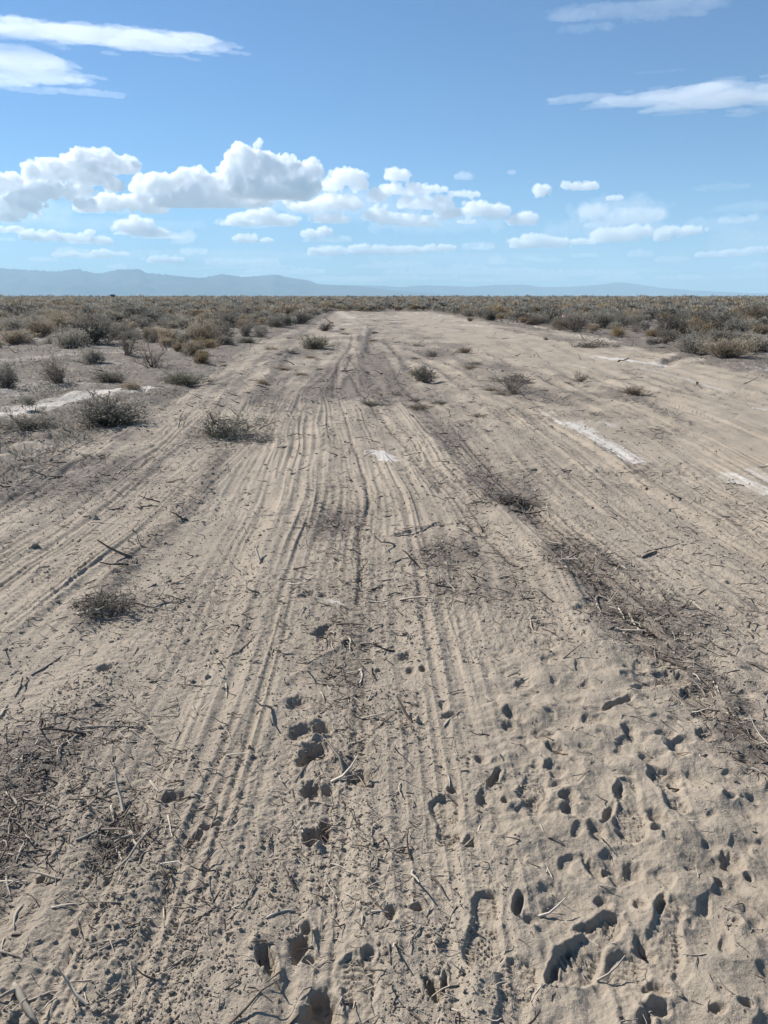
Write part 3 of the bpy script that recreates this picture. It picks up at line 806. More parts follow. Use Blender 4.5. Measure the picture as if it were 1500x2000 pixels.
def shrub_meshes(kind, seed, **kw):
    b, l, hh = shrub_parts(kind, seed, **kw)
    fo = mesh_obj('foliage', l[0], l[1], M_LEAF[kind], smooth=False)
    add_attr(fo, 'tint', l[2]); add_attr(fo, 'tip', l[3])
    br = mesh_obj('branches', b[0], b[1], M_TWIG, smooth=True)
    add_attr(br, 'tint', b[2])
    z = max(l[0][:, 2].max(), .2); wdt = np.ptp(l[0][:, 0])
    return fo, br, z, wdt
LIB = {}
NVAR = {'dark': 5, 'grey': 5, 'tan': 4, 'gold': 3, 'green': 3, 'bare': 4}
for kd, nv in NVAR.items():
    LIB[kd] = [shrub_meshes(kd, 100 + 17 * j + len(kd) * 7, nleaf=6500 if kd != 'bare' else 4200, nst=26 if kd != 'bare' else 18) for j in range(nv)]
USED = set()
def place_shrub(name, kind, x, y, wid, hgt, label, group=None, var=None, cat='shrub', z=None, rz=None, tilt=(0, 0)):
    var = random.randrange(NVAR[kind]) if var is None else var
    fo, br, uz, uw = LIB[kind][var]
    e = bpy.data.objects.new(name, None); COL.objects.link(e)
    e.empty_display_size = .2
    e.location = (x, y, (float(H(x, y)[0][0]) if z is None else z) - .02)
    e.rotation_euler = (tilt[0], tilt[1], random.uniform(0, 6.28) if rz is None else rz)
    e.scale = (wid / uw, wid / uw, hgt / uz)
    for src in (fo, br):
        c = src if (src.name, kind, var) not in USED and src.parent is None else src.copy()
        if c is not src: COL.objects.link(c)
        c.parent = e
    tag(e, label, cat, group)
    return e

# ------------------------------------------------------------------ shrubs that can be picked out
SHRUBS = [  # px, py of the foot, width px, height px, kind, label
 (170,674,100,66,'dark','large dark grey rounded shrub, the biggest one left of the track'),
 (72,660,82,46,'tan','broad tan-topped shrub just left of the biggest dark rounded shrub'),
 (92,674,34,28,'grey','small grey shrub at the lower left foot of the biggest dark shrub'),
 (8,630,40,26,'dark','dark shrub cut by the left photo edge, well behind the salty strip'),
 (66,618,56,18,'dark','low wide dark shrub behind the broad tan-topped one at far left'),
 (287,634,42,30,'dark','compact dark rounded shrub standing behind the pair of tan brooms'),
 (286,667,36,32,'tan','left one of two touching tan broom shrubs left of the track'),
 (322,664,40,32,'gold','right one of two touching tan broom shrubs, rust coloured'),
 (245,700,62,56,'bare','see-through tan shrub with bare stems, right below the biggest dark shrub'),
 (292,718,76,54,'bare','leaning half-bare shrub with a low dark shadow, left of the track'),
 (346,690,24,30,'gold','small upright tan tuft between the leaning bare shrub and the track'),
 (394,713,38,26,'gold','little orange-topped shrub nearest the track edge on the left'),
 (400,684,62,30,'gold','wide low orange-tan shrub behind the little orange-topped one'),
 (408,658,76,46,'tan','broad pale tan shrub of several heads, left of where the track bends'),
 (479,658,28,28,'dark','small dark spiky shrub at the left track edge'),
 (508,660,28,20,'grey','small grey shrub close to the left track edge beside a dark spiky one'),
 (104,754,100,62,'bare','bare branching shrub with dark stems standing behind the salty strip'),
 (206,748,92,30,'dark','low dark grey mat shrub right of the bare branching shrub'),
 (8,764,56,52,'dark','dark shrub cut by the left photo edge beside the salty strip'),
 (348,754,92,30,'green','low grey-green clump of stiff leaves at the left track edge'),
 (192,838,165,64,'dark','wide dark tangled shrub in front of the salty strip'),
 (45,850,140,40,'grey','flat purple-grey twiggy shrub at the left photo edge below the salty strip'),
 (540,634,34,30,'dark','left one of two dark shrubs at the left edge of the far track'),
 (588,634,50,36,'dark','right one of two dark shrubs at the left edge of the far track'),
 (575,620,64,30,'tan','big tan shrub behind the two dark shrubs at the left edge of the far track'),
 (612,683,68,30,'green','dark green low shrub growing alone in the track, left of its middle'),
 (634,648,26,18,'dark','small dark tuft in the track beyond the green low shrub'),
 (830,746,52,34,'dark','round dark broom-like shrub right of the long bank of soil'),
 (1003,770,58,38,'bare','dark twiggy sprawling shrub right of the round broom-like one'),
 (1134,746,44,24,'bare','brown shrub leaning right, in the open right half of the track'),
 (846,697,42,16,'bare','low brown flattened shrub beyond the round dark broom-like one'),
 (1067,665,16,10,'dark','tiny dark tuft alone on bare soil near the right scrub edge'),
 (1130,650,88,46,'bare','large tan-grey fan-shaped shrub at the right scrub edge beside the pink flagging'),
 (1176,642,66,36,'dark','dark grey shrub touching the right side of the large fan-shaped one'),
 (1210,660,38,24,'gold','small tan shrub on its own in front of the right scrub edge'),
 (1245,638,58,36,'grey','grey-green shrub in the right scrub edge, behind the small tan one'),
 (1308,668,46,32,'dark','dark purplish shrub jutting out of the right scrub edge'),
 (1300,674,22,16,'tan','tiny tan shrub at the foot of the dark purplish one'),
 (1352,652,54,32,'gold','golden tan shrub behind the dark purplish one on the right'),
 (1402,668,54,28,'grey','left one of two pale grey shrubs in front on the far right'),
 (1454,670,64,32,'grey','right one of two pale grey shrubs in front on the far right'),
 (1425,652,90,44,'dark','dark grey-green mass of a shrub behind the two pale grey ones'),
 (1374,636,60,40,'dark','tall dark grey shrub behind the golden tan one on the far right'),
 (1480,636,74,44,'tan','big tan shrub near the right photo edge, behind the dark grey-green mass'),
 (1110,612,40,22,'gold','yellowish shrub in the scrub behind the pink flagging'),
 (1180,612,44,22,'gold','yellowish shrub in the scrub behind the large fan-shaped one'),
 (958,628,36,24,'dark','dark shrub below the white flagging on the right track edge'),
 (918,628,20,12,'tan','small brown shrub at the right track edge left of the white flagging'),
]
spots = []
for px, py, wp, hp, kd, lab in SHRUBS:
    x, y = gp(px, py); s = scale_at(y)
    place_shrub('shrub', kd, x, y + .25 * wp / s, wp / s * 1.15, hp / s * 1.1, lab, tilt=(0, .35 if 'leaning' in lab else 0), rz=0 if 'leaning' in lab else None)
    spots.append((x, y + .25 * wp / s, wp / s * .5))

# ------------------------------------------------------------------ the scrub plain
def strip_edges(y):
    return curve_x(0, y), curve_x(8, y)
def scatter_scrub():
    r = np.random.default_rng(21)
    out = []
    def field(r0, r1, dens, smin, smax, hw=38):
        area = math.radians(2 * hw) * (r1 * r1 - r0 * r0) / 2
        n = int(area * dens)
        rr = np.sqrt(r.uniform(r0 * r0, r1 * r1, n)); a = r.uniform(-math.radians(hw), math.radians(hw), n)
        x = rr * np.sin(a); y = rr * np.cos(a)
        sc_ = r.uniform(smin, smax, n) * (1 + .35 * noise2(x / 8, y / 8, 51))
        return np.stack([x, y, sc_], 1)
    P = np.concatenate([field(9, 17, .34, .22, .7), field(17, 30, .42, .5, 1.45), field(30, 70, .55, .8, 1.8), field(70, 150, .40, .8, 1.6), field(150, 320, .18, 1.0, 2.0), field(320, 800, .035, 1.4, 2.4), field(800, 2500, .004, 2.6, 5.0)])
    x, y, s = P.T
    L_, R_ = strip_edges(y)
    keep = (x + .45 * s < L_ - .1 - .5 * np.abs(noise2(y / 3, x * 0, 52))) | (x - .45 * s > R_ + .25 + .6 * np.abs(noise2(y / 3, x * 0, 53))) | (y > 97)
    keep &= noise2(x / 6, y / 6, 54) + .35 * noise2(x / 2, y / 2, 55) > -.28 + .35 * smooth(30, 14, y) - .4 * smooth(40, 90, y)
    keep &= ~((y < 24) & (x > 7.5) & (x < R_ + 1.2))
    P = P[keep]
    ok = np.ones(len(P), bool)
    for sx, sy, sr in spots:
        ok &= np.hypot(P[:, 0] - sx, P[:, 1] - sy) > sr + P[:, 2] * .45
    P = P[ok]
    # thin out overlaps among the near ones
    P = P[np.argsort(np.hypot(P[:, 0], P[:, 1]) / P[:, 2])]
    near = []; rest_from = 0
    for i in range(len(P)):
        p = P[i]
        if all((p[0] - q[0]) ** 2 + (p[1] - q[1]) ** 2 > (.36 * (p[2] + q[2])) ** 2 for q in near):
            near.append(p)
        rest_from = i + 1
        if len(near) >= 300 - len(SHRUBS) - 2: break
    return np.array(near), P[rest_from:]
near, rest = scatter_scrub()
near_z = H(near[:, 0], near[:, 1])[0]
kind_names = ['dark', 'grey', 'tan', 'gold', 'bare', 'green']
WORD = {'dark': 'dark grey rounded', 'grey': 'pale grey', 'tan': 'tan broom-like', 'gold': 'orange-tan', 'bare': 'half-bare twiggy', 'green': 'low grey-green'}
krng = np.random.default_rng(5)
for (x, y, s), z in zip(near, near_z):
    nz = float(noise2(np.array([x / 9]), np.array([y / 9]), 56)[0])
    kd = krng.choice(kind_names, p=[.30, .24, .22, .07, .12, .05] if nz > -.1 else [.22, .2, .32, .12, .10, .04])
    side = 'left' if x < 0 else 'right'
    zone = 'front of the scrub' if y < 26 else ('middle of the scrub' if y < 48 else 'far scrub')
    place_shrub('shrub', kd, x, y, s, s * krng.uniform(.42, .62), '%s shrub, one of several alike, %s, %s of the track' % (WORD[kd], zone, side),
                group='%s shrubs, %s, %s side' % (WORD[kd], zone, side), z=float(z))

# crushed tufts left standing in the strip
trng = np.random.default_rng(15)
nt_ = 0
while nt_ < 36:
    ph = math.radians(trng.uniform(1.1, 8.5)); y = CAM_H / math.tan(ph); a = math.radians(trng.uniform(-16, 24)); x = y * math.tan(a)
    L_, R_ = strip_edges(np.array([y]))
    if x < L_[0] + .3 or x > R_[0] - .2: continue
    if float(H(x, y)[1][0]) < trng.uniform(.1, .6): continue
    wd_ = trng.uniform(.18, .55) * (1 + y / 60)
    zone = 'far end' if y > 45 else ('middle distance' if y > 20 else 'nearer part')
    place_shrub('dead_tuft', trng.choice(['bare', 'bare', 'dark', 'tan']), x, y, wd_, wd_ * trng.uniform(.14, .32), 'low crushed dead tuft on bare soil, %s, %s side of the track' % (zone, 'left' if x < 0 else 'right'),
                group='dead tufts on the track, %s, %s side' % (zone, 'left' if x < 0 else 'right'), cat='dead tuft')
    nt_ += 1

# everything farther off as one mass of low scrub
def far_scrub(P):
    r = np.random.default_rng(8)
    z0 = H(P[:, 0], P[:, 1])[0]
    dist = np.hypot(P[:, 0], P[:, 1])
    kinds = r.choice(4, len(P), p=[.34, .30, .32, .04])
    objs = []
    VV = [[] for _ in range(4)]; TT = [[] for _ in range(4)]; TP = [[] for _ in range(4)]
    for lo, hi, nleaf, ls in ((0, 45, 700, .10), (45, 80, 320, .15), (80, 150, 130, .23), (150, 330, 50, .36), (330, 5000, 22, .55)):
        sel = np.flatnonzero((dist >= lo) & (dist < hi))
        if not len(sel): continue
        for kk in range(4):
            ii = sel[kinds[sel] == kk]
            if not len(ii): continue
            # eight unit clumps reused with turn and scale
            for v in range(8):
                jj = ii[v::8]
                if not len(jj): continue
                n = nleaf
                nl = 5
                la = r.uniform(0, 6.28, nl); lr = r.uniform(.05, .27, nl)
                C = np.stack([np.cos(la) * lr, np.sin(la) * lr, r.uniform(.30, .60, nl)], 1); R = r.uniform(.16, .28, nl)
                o = r.integers(0, nl, n); q = r.normal(size=(n, 3)); q /= np.linalg.norm(q, axis=1, keepdims=True)
                B = C[o] + q * R[o][:, None] * r.uniform(.5, 1, n)[:, None]; B[:, 2] = np.abs(B[:, 2])
                d = q + r.normal(size=(n, 3)) * .7; d[:, 2] += .7
                lv, _ = slivers(B, d, r.uniform(.7, 1.4, n) * ls, r.uniform(.7, 1.3, n) * ls * .36, r)
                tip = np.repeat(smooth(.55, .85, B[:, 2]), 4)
                a = r.uniform(0, 6.28, len(jj)); ca, sa = np.cos(a)[:, None], np.sin(a)[:, None]
                s = P[jj, 2][:, None]
                X = (lv[None, :, 0] * ca - lv[None, :, 1] * sa) * s + P[jj, 0][:, None]
                Y = (lv[None, :, 0] * sa + lv[None, :, 1] * ca) * s + P[jj, 1][:, None]
                Z = lv[None, :, 2] * s * r.uniform(.55, .85, len(jj))[:, None] + z0[jj][:, None]
                VV[kk].append(np.stack([X, Y, Z], 2).reshape(-1, 3).astype(np.float32))
                TT[kk].append(np.repeat(np.clip(r.uniform(0, 1, len(jj))[:, None] * .7 + np.repeat(r.uniform(0, .4, n), 4)[None, :], 0, 1), 1, 0).ravel().astype(np.float32))
                TP[kk].append(np.tile(tip, len(jj)).astype(np.float32))
    V = []; mi = []; t1 = []; t2 = []
    for kk in range(4):
        if VV[kk]:
            v = np.concatenate(VV[kk]); V.append(v); mi.append(np.full(len(v) // 4, kk)); t1.append(np.concatenate(TT[kk])); t2.append(np.concatenate(TP[kk]))
    V = np.concatenate(V)
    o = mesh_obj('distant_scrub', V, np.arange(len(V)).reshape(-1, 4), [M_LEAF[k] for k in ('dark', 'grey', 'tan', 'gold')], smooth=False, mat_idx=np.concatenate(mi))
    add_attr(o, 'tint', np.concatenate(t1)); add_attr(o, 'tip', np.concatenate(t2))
    tag(o, 'dense grey and tan desert scrub covering the plain out to the horizon', 'scrub', kind='stuff')
    print('far scrub', len(P), 'faces', len(V) // 4)
far_scrub(rest)

# ------------------------------------------------------------------ sticks and twigs that can be picked out
def stick_obj(name, pts, rad, mat, label=None, group=None, cat='stick', lift=.5, fork=None, seed=0):
    """pts: ground points (x,y) or (x,y,extra height); knobbly tapered stick lying on the soil"""
    r = np.random.default_rng(seed + 900)
    P = np.array([(p[0], p[1], p[2] if len(p) > 2 else 0.) for p in pts], float)
    d = np.concatenate([[0], np.cumsum(np.linalg.norm(np.diff(P[:, :2], axis=0), axis=1))])
    k = max(7, int(d[-1] / .02)); k = min(k, 26)
    t = np.linspace(0, d[-1], k)
    Q = np.stack([np.interp(t, d, P[:, i]) for i in range(3)], 1)
    # ease the corners
    for _ in range(2): Q[1:-1] = Q[1:-1] * .5 + (Q[:-2] + Q[2:]) * .25
    wob = d[-1] * .018
    Q[:, :2] += np.cumsum(r.normal(size=(k, 2)), 0) * wob * .35 - (np.linspace(0, 1, k)[:, None] * (np.cumsum(r.normal(size=(k, 2)), 0)[-1] * wob * .35))
    zg = H(Q[:, 0], Q[:, 1])[0]
    zt = np.convolve(np.pad(zg, 2, mode='edge'), np.ones(5) / 5, 'valid')
    z = np.maximum(zg * .5 + zt * .5, zt) + rad * lift + Q[:, 2]
    o0 = np.array([Q[0, 0], Q[0, 1], zg[0]])
    C = np.stack([Q[:, 0], Q[:, 1], z], 1) - o0
    rad = rad * .72
    R = rad * np.linspace(1.15, .5, k) * (1 + .14 * r.normal(size=k)); R[0] *= .55; R[-1] *= .3; R[1] *= .9
    V, F = tubes(C[None], R[None], 7)
    n = len(V)
    V = V + r.normal(size=V.shape) * rad * .08
    caps = [np.arange(7)[::-1][None], np.arange(n - 7, n)[None]]
    Vs = [V]; Fs = [F]
    if fork:
        for (at, dx, dy, ln, rr_) in fork:
            i = int(at * (k - 1)); kk = 6
            T = np.linspace(0, 1, kk)[:, None]
            B = C[i] + T * np.array([dx, dy, 0]) * ln + np.array([0, 0, 1]) * (T * (1 - T)) * ln * .3
            gz = H(B[:, 0] + o0[0], B[:, 1] + o0[1])[0] - o0[2]
            B[:, 2] = np.maximum(B[:, 2], gz + rr_ * .4)
            v, f = tubes(B[None], (rr_ * np.linspace(1.1, .45, kk))[None], 5)
            Fs.append(f + sum(len(a) for a in Vs)); Vs.append(v)
    o = mesh_obj(name, np.concatenate(Vs), [np.concatenate(Fs)] + caps, mat)
    o.location = o0
    add_attr(o, 'tint', np.clip(.5 + .3 * r.normal(size=len(o.data.vertices)), 0, 1))
    tag(o, label, cat, group)
    return o
PA, MD, DKM = M_TWIG_PALE, M_TWIG, M_TWIG_DARK
STICKS = [  # pixels, radius m, material, label, forks
 ([(667,727),(690,724),(700,728),(713,726)],.018,DKM,'dark bent stick lying across the bank beyond the white patch',None),
 ([(866,1423),(885,1404),(908,1390)],.0075,PA,'thick pale curved stick between the paw marks and the right footprints',None),
 ([(838,1142),(860,1148),(896,1150)],.007,DKM,'thick dark stick on the dark soil patch in the middle',[(.3,.9,.4,.08,.004)]),
 ([(725,1153),(753,1142)],.006,DKM,'short dark stick left of the dark soil patch in the middle',None),
 ([(1175,1160),(1163,1175),(1163,1190),(1172,1204)],.010,PA,'pale hooked branch standing out at the edge of the dark soil on the right',[(.15,.5,-.8,.07,.006)]),
 ([(1208,1190),(1214,1200),(1219,1212)],.008,PA,'short pale root just right of the pale hooked branch',None),
 ([(1228,1198),(1238,1215),(1246,1230),(1275,1234)],.010,PA,'pale L-shaped root at the right edge of the churned soil',[(.4,.8,-.4,.06,.004)]),
 ([(1186,1236),(1198,1228),(1212,1220)],.006,PA,'straight pale twig below the pale hooked branch',None),
 ([(1252,1264),(1290,1288),(1342,1314)],.011,DKM,'long dark strip of bark above the deepest footprint on the right',[(.5,.8,-.3,.12,.004)]),
 ([(1035,1208),(1040,1230),(1050,1240),(1075,1246)],.0055,PA,'thin pale crooked root right of the dark soil patch',None),
 ([(1032,1212),(1050,1206),(1052,1214)],.009,MD,'knobbly stub of root at the top of the thin pale crooked one',None),
 ([(150,1424),(200,1421),(258,1423),(287,1422)],.0045,PA,'long pale straight twig lying across the near left soil',[(.6,.3,.9,.05,.003)]),
 ([(287,1421),(300,1432),(309,1446)],.0045,PA,'short pale twig bent down from the end of the long straight one',None),
 ([(201,1533),(225,1533),(250,1528)],.005,PA,'lower of two crossing pale twigs on the near left soil',None),
 ([(240,1512),(247,1525),(255,1537)],.0055,PA,'upper of two crossing pale twigs on the near left soil',None),
 ([(210,1558),(230,1550),(253,1541)],.0045,MD,'grey twig just below the two crossing pale twigs',None),
 ([(250,1617),(256,1635),(270,1665)],.0075,PA,'short thick pale stick at the small brush heap in the near left soil',None),
 ([(217,1580),(220,1595),(223,1608)],.0075,PA,'pale stub above the small brush heap in the near left soil',None),
 ([(148,1648),(170,1640),(197,1624)],.0055,PA,'pale twig reaching left from the small brush heap',None),
 ([(226,1652),(232,1670),(238,1686)],.0055,PA,'pale twig pointing down from the small brush heap',None),
 ([(328,1602),(333,1622),(342,1650)],.0045,PA,'upright pale twig right of the small brush heap',None),
 ([(292,1522),(302,1540),(314,1556)],.0048,PA,'slanting pale twig above right of the small brush heap',[(.9,.9,.1,.07,.003)]),
 ([(352,1334),(390,1338),(440,1343)],.004,PA,'thin long twig pointing at a clod left of the paw marks',None),
 ([(442,1336),(443,1364)],.0045,PA,'short twig stuck beside the clod left of the paw marks',None),
 ([(442,1291),(470,1268),(500,1240)],.0045,PA,'slanting twig over a hollow, upper left of the paw marks',None),
 ([(170,1882),(205,1862),(255,1834)],.0055,MD,'long straight brown stick in the lower left corner area',None),
 ([(28,1935),(42,1955),(50,1978),(72,2004)],.012,PA,'thick pale root at the bottom left corner',[(.2,-.6,-.5,.06,.006)]),
 ([(0,1864),(20,1872),(42,1884)],.0055,MD,'brown twig entering from the left photo edge near the bottom',None),
 ([(12,1708),(15,1728),(22,1752)],.005,PA,'wavy pale twig at the left photo edge',[(.5,.6,.6,.05,.003)]),
 ([(46,1768),(30,1785),(27,1802),(30,1820)],.006,PA,'curved pale twig in the dark litter near the left photo edge',None),
 ([(55,1637),(42,1662),(32,1685)],.006,PA,'pale root lying in the dark litter at lower left',None),
 ([(12,1548),(30,1560),(43,1578)],.009,PA,'broad pale splinter of wood at the left photo edge',None),
 ([(92,1572),(108,1578),(120,1592)],.006,PA,'pale curled piece of bark in the dark litter at left',None),
 ([(64,1612),(68,1595)],.005,PA,'tiny pale stub above the pale root at lower left',None),
 ([(376,1382),(380,1392),(386,1402)],.008,PA,'stubby pale piece of wood in the near left soil',None),
 ([(29,1360),(38,1340),(42,1318)],.0055,PA,'straight pale twig near the left photo edge, above the dark litter',None),
 ([(0,1400),(6,1388),(13,1374)],.008,PA,'pale stick cut by the left photo edge',None),
 ([(258,1137),(268,1148),(279,1160)],.0065,PA,'pale slanting twig behind the uprooted brush on the left',None),
 ([(262,1182),(300,1188),(340,1196)],.005,MD,'straight grey branch trailing right from the uprooted brush',None),
 ([(300,1190),(325,1178),(352,1176),(358,1180)],.007,PA,'curved pale branch end right of the uprooted brush',None),
 ([(62,1318),(100,1298),(128,1280)],.006,MD,'grey stick below left of the uprooted brush',None),
 ([(772,1049),(810,1044),(850,1025),(866,1021)],.006,MD,'thin grey stick bridging the middle ruts',None),
 ([(800,1175),(815,1182),(829,1191)],.004,PA,'thin pale twig on the dark soil patch in the middle',None),
 ([(576,1530),(588,1512),(597,1494)],.0055,MD,'brown twig pointing into a paw mark',None),
 ([(690,1470),(695,1482),(700,1495)],.004,PA,'short pale twig right of the row of paw marks',None),
 ([(722,1670),(738,1686),(735,1706)],.0045,PA,'small forked pale twig between paw marks and boot prints',[(.5,.9,-.5,.035,.003)]),
 ([(520,1802),(555,1784),(588,1780)],.0045,PA,'crooked pale twig left of the lowest paw marks',None),
 ([(759,1852),(761,1872),(763,1893)],.006,MD,'short upright brown twig left of the clearest boot print',None),
 ([(1205,707),(1214,704),(1222,701)],.020,DKM,'short dark stick lying on the pale crust far right',None),
 ([(1000,1003),(1035,999),(1070,998)],.010,DKM,'long dark stick reaching right from the flattened brush',None),
 ([(1068,985),(1070,996),(1072,1008)],.005,PA,'small pale stick crossing the end of the long dark one',None),
 ([(1028,1056),(1040,1062),(1050,1068)],.005,PA,'pale twig in the furrow below the flattened brush',None),
 ([(1054,1618),(1058,1630),(1062,1640)],.003,PA,'thin white straw above the lower right footprints',None),
 ([(1069,1702),(1074,1712),(1079,1722)],.0035,PA,'pale sliver of wood left of the lower right footprints',None),
 ([(1400,1345),(1404,1360),(1410,1372)],.005,PA,'pale splinter in the dark litter at the right',None),
 ([(1350,1172),(1362,1182),(1375,1196)],.006,PA,'bundle-like pale twig on the right slope of the dark soil',[(.2,.5,-.5,.06,.003)]),
 ([(1328,1062),(1260,1082)],.004,DKM,'thin dark twig far out on the right half of the track',None),
 ([(1254,1090),(1270,1084),(1284,1078)],.012,DKM,'short thick dark stick on the right half of the track',None),
 ([(1434,1142),(1480,1145)],.004,DKM,'thin dark straight twig right of the double hollow',None),
 ([(395,812),(403,790),(398,800)],.004,MD,'thin stalk leaning at the green brush clump on the track',None),
]
for i, (pp, rad, mt, lab, fk) in enumerate(STICKS):
    stick_obj('stick', [gp(*p) for p in pp], rad, mt, lab, fork=fk, seed=i)

# smaller loose twigs, each its own object
def loose_twigs(n):
    r = np.random.default_rng(44)
    made = 0
    protos = []
    for v in range(24):
        k = 8; ln = 1.0
        P = wig_lines(np.array([[-.5, 0, 0.]]), np.array([[1., 0, 0]]), np.array([1.]), k, .16, r)
        P[0, :, 2] = P[0, :, 2] * .25 + .02
        V, F = tubes(P, (np.linspace(.030, .013, k) * r.uniform(.8, 1.3))[None] * (1 + .15 * r.normal(size=(1, k))), 5)
        if v % 3 == 0:
            B = wig_lines(P[:, 4], np.array([[.6, r.choice([-1, 1]) * .7, .1]]), np.array([.35]), 5, .1, r)
            v2, f2 = tubes(B, np.linspace(.018, .008, 5)[None], 4); F = np.concatenate([F, f2 + len(V)]); V = np.concatenate([V, v2])
        protos.append((V, F))
    mats = [(M_TWIG_PALE, 'pale bleached'), (M_TWIG, 'grey-brown'), (M_TWIG_DARK, 'dark brown')]
    meshes = {}
    while made < n:
        ph = math.radians(r.uniform(5.5, 46)); y0 = CAM_H / math.tan(ph); a = math.radians(r.uniform(-28, 28))
        x, y = y0 * math.sin(a), y0 * math.cos(a)
        hh, dk, sl, T, u = H(x, y)
        if T[0] < .6 or r.random() > .12 + dk[0] * .8 + .45 * (x < -.4 and y < 4): continue
        ln = r.uniform(.035, .10) * (1 + max(0, y - 4) * .05)
        mi = r.choice(3, p=[.42, .33, .25] if y < 5 else [.25, .25, .5]); v = r.integers(24)
        if (v, mi) not in meshes:
            o = mesh_obj('twig', protos[v][0], protos[v][1], mats[mi][0]); add_attr(o, 'tint', r.uniform(.2, .8, len(protos[v][0])))
            meshes[(v, mi)] = o.data
        else:
            o = bpy.data.objects.new('twig', meshes[(v, mi)]); COL.objects.link(o)
        o.location = (x, y, hh[0] + .001); o.scale = (ln, ln * .9, ln * .8)
        o.rotation_euler = (r.uniform(-.3, .3), r.uniform(-.04, .04), r.uniform(0, 6.28))
        zone = ('left' if x < -.15 else ('middle' if x < .5 * max(1, y / 4) else 'right'))
        dz = 'close to the camera' if y < 2.6 else ('a few steps ahead' if y < 5 else 'farther up the track')
        tag(o, '%s loose twig among others in the %s, %s' % (mats[mi][1], zone, dz), 'twig', '%s twigs %s %s' % (mats[mi][1], zone, dz))
        made += 1
loose_twigs(230)

# heaps of broken brush
def brush_heap(px, py, wpx, hpx, label, leaf, nst, nleaf, seed, flat=.5, dark=False, cat='brush heap', trail=0, upright=0):
    r = np.random.default_rng(seed)
    x, y = gp(px, py); s = scale_at(y); w = wpx / s; h = hpx / s * .8
    e = bpy.data.objects.new('brush_heap', None); COL.objects.link(e)
    z = float(H(x, y)[0][0]); e.location = (x, y, z - .01)
    S = r.normal(size=(nst, 3)) * np.array([w * .22, w * .18, 0]); S[:, 2] = np.abs(r.normal(size=nst)) * h * .25
    lift = min(1., hpx / wpx * 2.2)
    D = r.normal(size=(nst, 3)) * np.array([1, .7, .30 * lift]); D[:, 2] = np.abs(D[:, 2]) + .10 * lift
    if upright:
        D[:upright, 2] += 2.2
    if trail:
        D[-trail:, 0] = np.abs(D[-trail:, 0]) + 2; D[-trail:, 2] = .04
    ln = r.uniform(.25, .6, nst) * w * .6
    if trail: ln[-trail:] *= 1.8
    P = wig_lines(S, D, ln, 7, .14, r, droop=.18)
    P[:, :, 2] = np.maximum(P[:, :, 2], .006)
    R = np.linspace(1.2, .4, 7)[None] * (.0042 * (w / .3) ** .5) * r.uniform(.5, 1.3, nst)[:, None]
    V, F = tubes(P, R, 5)
    mi = (np.repeat(r.random(nst) < (.25 if dark else .5), 6 * 5)).astype(int)
    tw = mesh_obj('twigs', V, F, [M_TWIG_DARK if dark else M_TWIG, M_TWIG_PALE if not dark else M_TWIG], parent=e, mat_idx=mi)
    add_attr(tw, 'tint', np.repeat(r.uniform(0, 1, nst), 35))
    n2 = nst * 9; i = r.integers(0, nst, n2); j = r.integers(1, 7, n2)
    P2 = wig_lines(P[i, j], r.normal(size=(n2, 3)) * np.array([1, 1, .5 * lift]) + np.array([0, 0, .2 * lift]), r.uniform(.04, .16, n2) * w, 4, .25, r)
    P2[:, :, 2] = np.maximum(P2[:, :, 2], .003)
    V, F = tubes(P2, np.linspace(1, .4, 4)[None] * .0016 * (w / .3) ** .5 * np.ones((n2, 1)), 3)
    t2 = mesh_obj('fine_twigs', V, F, M_TWIG_DARK if dark else M_TWIG, parent=e); add_attr(t2, 'tint', r.uniform(.2, 1, len(V)))
    B = P[r.integers(0, nst, nleaf), r.integers(1, 6, nleaf)] + r.normal(size=(nleaf, 3)) * w * np.array([.07, .07, .05 * lift]); B[:, 2] = np.abs(B[:, 2])
    lv, lf = slivers(B, r.normal(size=(nleaf, 3)) + np.array([0, 0, .3]), r.uniform(.02, .05, nleaf) * (w / .4) ** .5, r.uniform(.004, .009, nleaf) * (w / .4) ** .5, r)
    t2['kind'] = 'stuff'
    fo = mesh_obj('foliage', lv, lf, M_LEAF[leaf], parent=e, smooth=False)
    add_attr(fo, 'tint', np.repeat(r.uniform(0, 1, nleaf), 4)); add_attr(fo, 'tip', np.repeat((r.random(nleaf) < .25) * .8, 4))
    tag(e, label, cat)
HEAPS = [
 (446,850,132,58,'green and brown brush clump standing on the left wheel lines','green',60,1500,1,False,0,6),
 (505,862,70,14,'dry bundle of brush lying right of the green clump','bare',40,250,2,False,6,0),
 (205,1196,110,44,'uprooted brush with a dark shadow in the near left ruts','bare',70,500,3,False,5,3),
 (985,984,100,24,'flattened dark brush lying right of the long bank of soil','bare',60,300,4,True,5,0),
 (238,1640,120,30,'small heap of broken twigs in the near left soil','bare',34,260,5,False,0,2),
 (1240,1212,90,20,'tangle of torn roots at the edge of the dark soil on the right','bare',30,160,6,False,0,0),
 (925,1035,70,18,'clod of matted roots lifted at the top of the middle dark patch','bare',16,120,7,True,0,0),
 (1010,745,90,22,'scattered dark branches beside the sprawling shrub on the right','dark',40,300,10,True,4,0),
 (1150,678,80,14,'dark crushed brush in front of the right scrub edge','dark',50,800,12,True,0,0),
 (190,900,50,18,'dark clod with a pale twig at the edge of the left wheel lines','dark',16,160,15,True,0,1),
]
for (px, py, w_, h_, lab, lf, ns, nlf, sd_, dk, tr, up) in HEAPS:
    brush_heap(px, py, w_, h_, lab, lf, ns, nlf, sd_ + 300, dark=dk, trail=tr, upright=up)

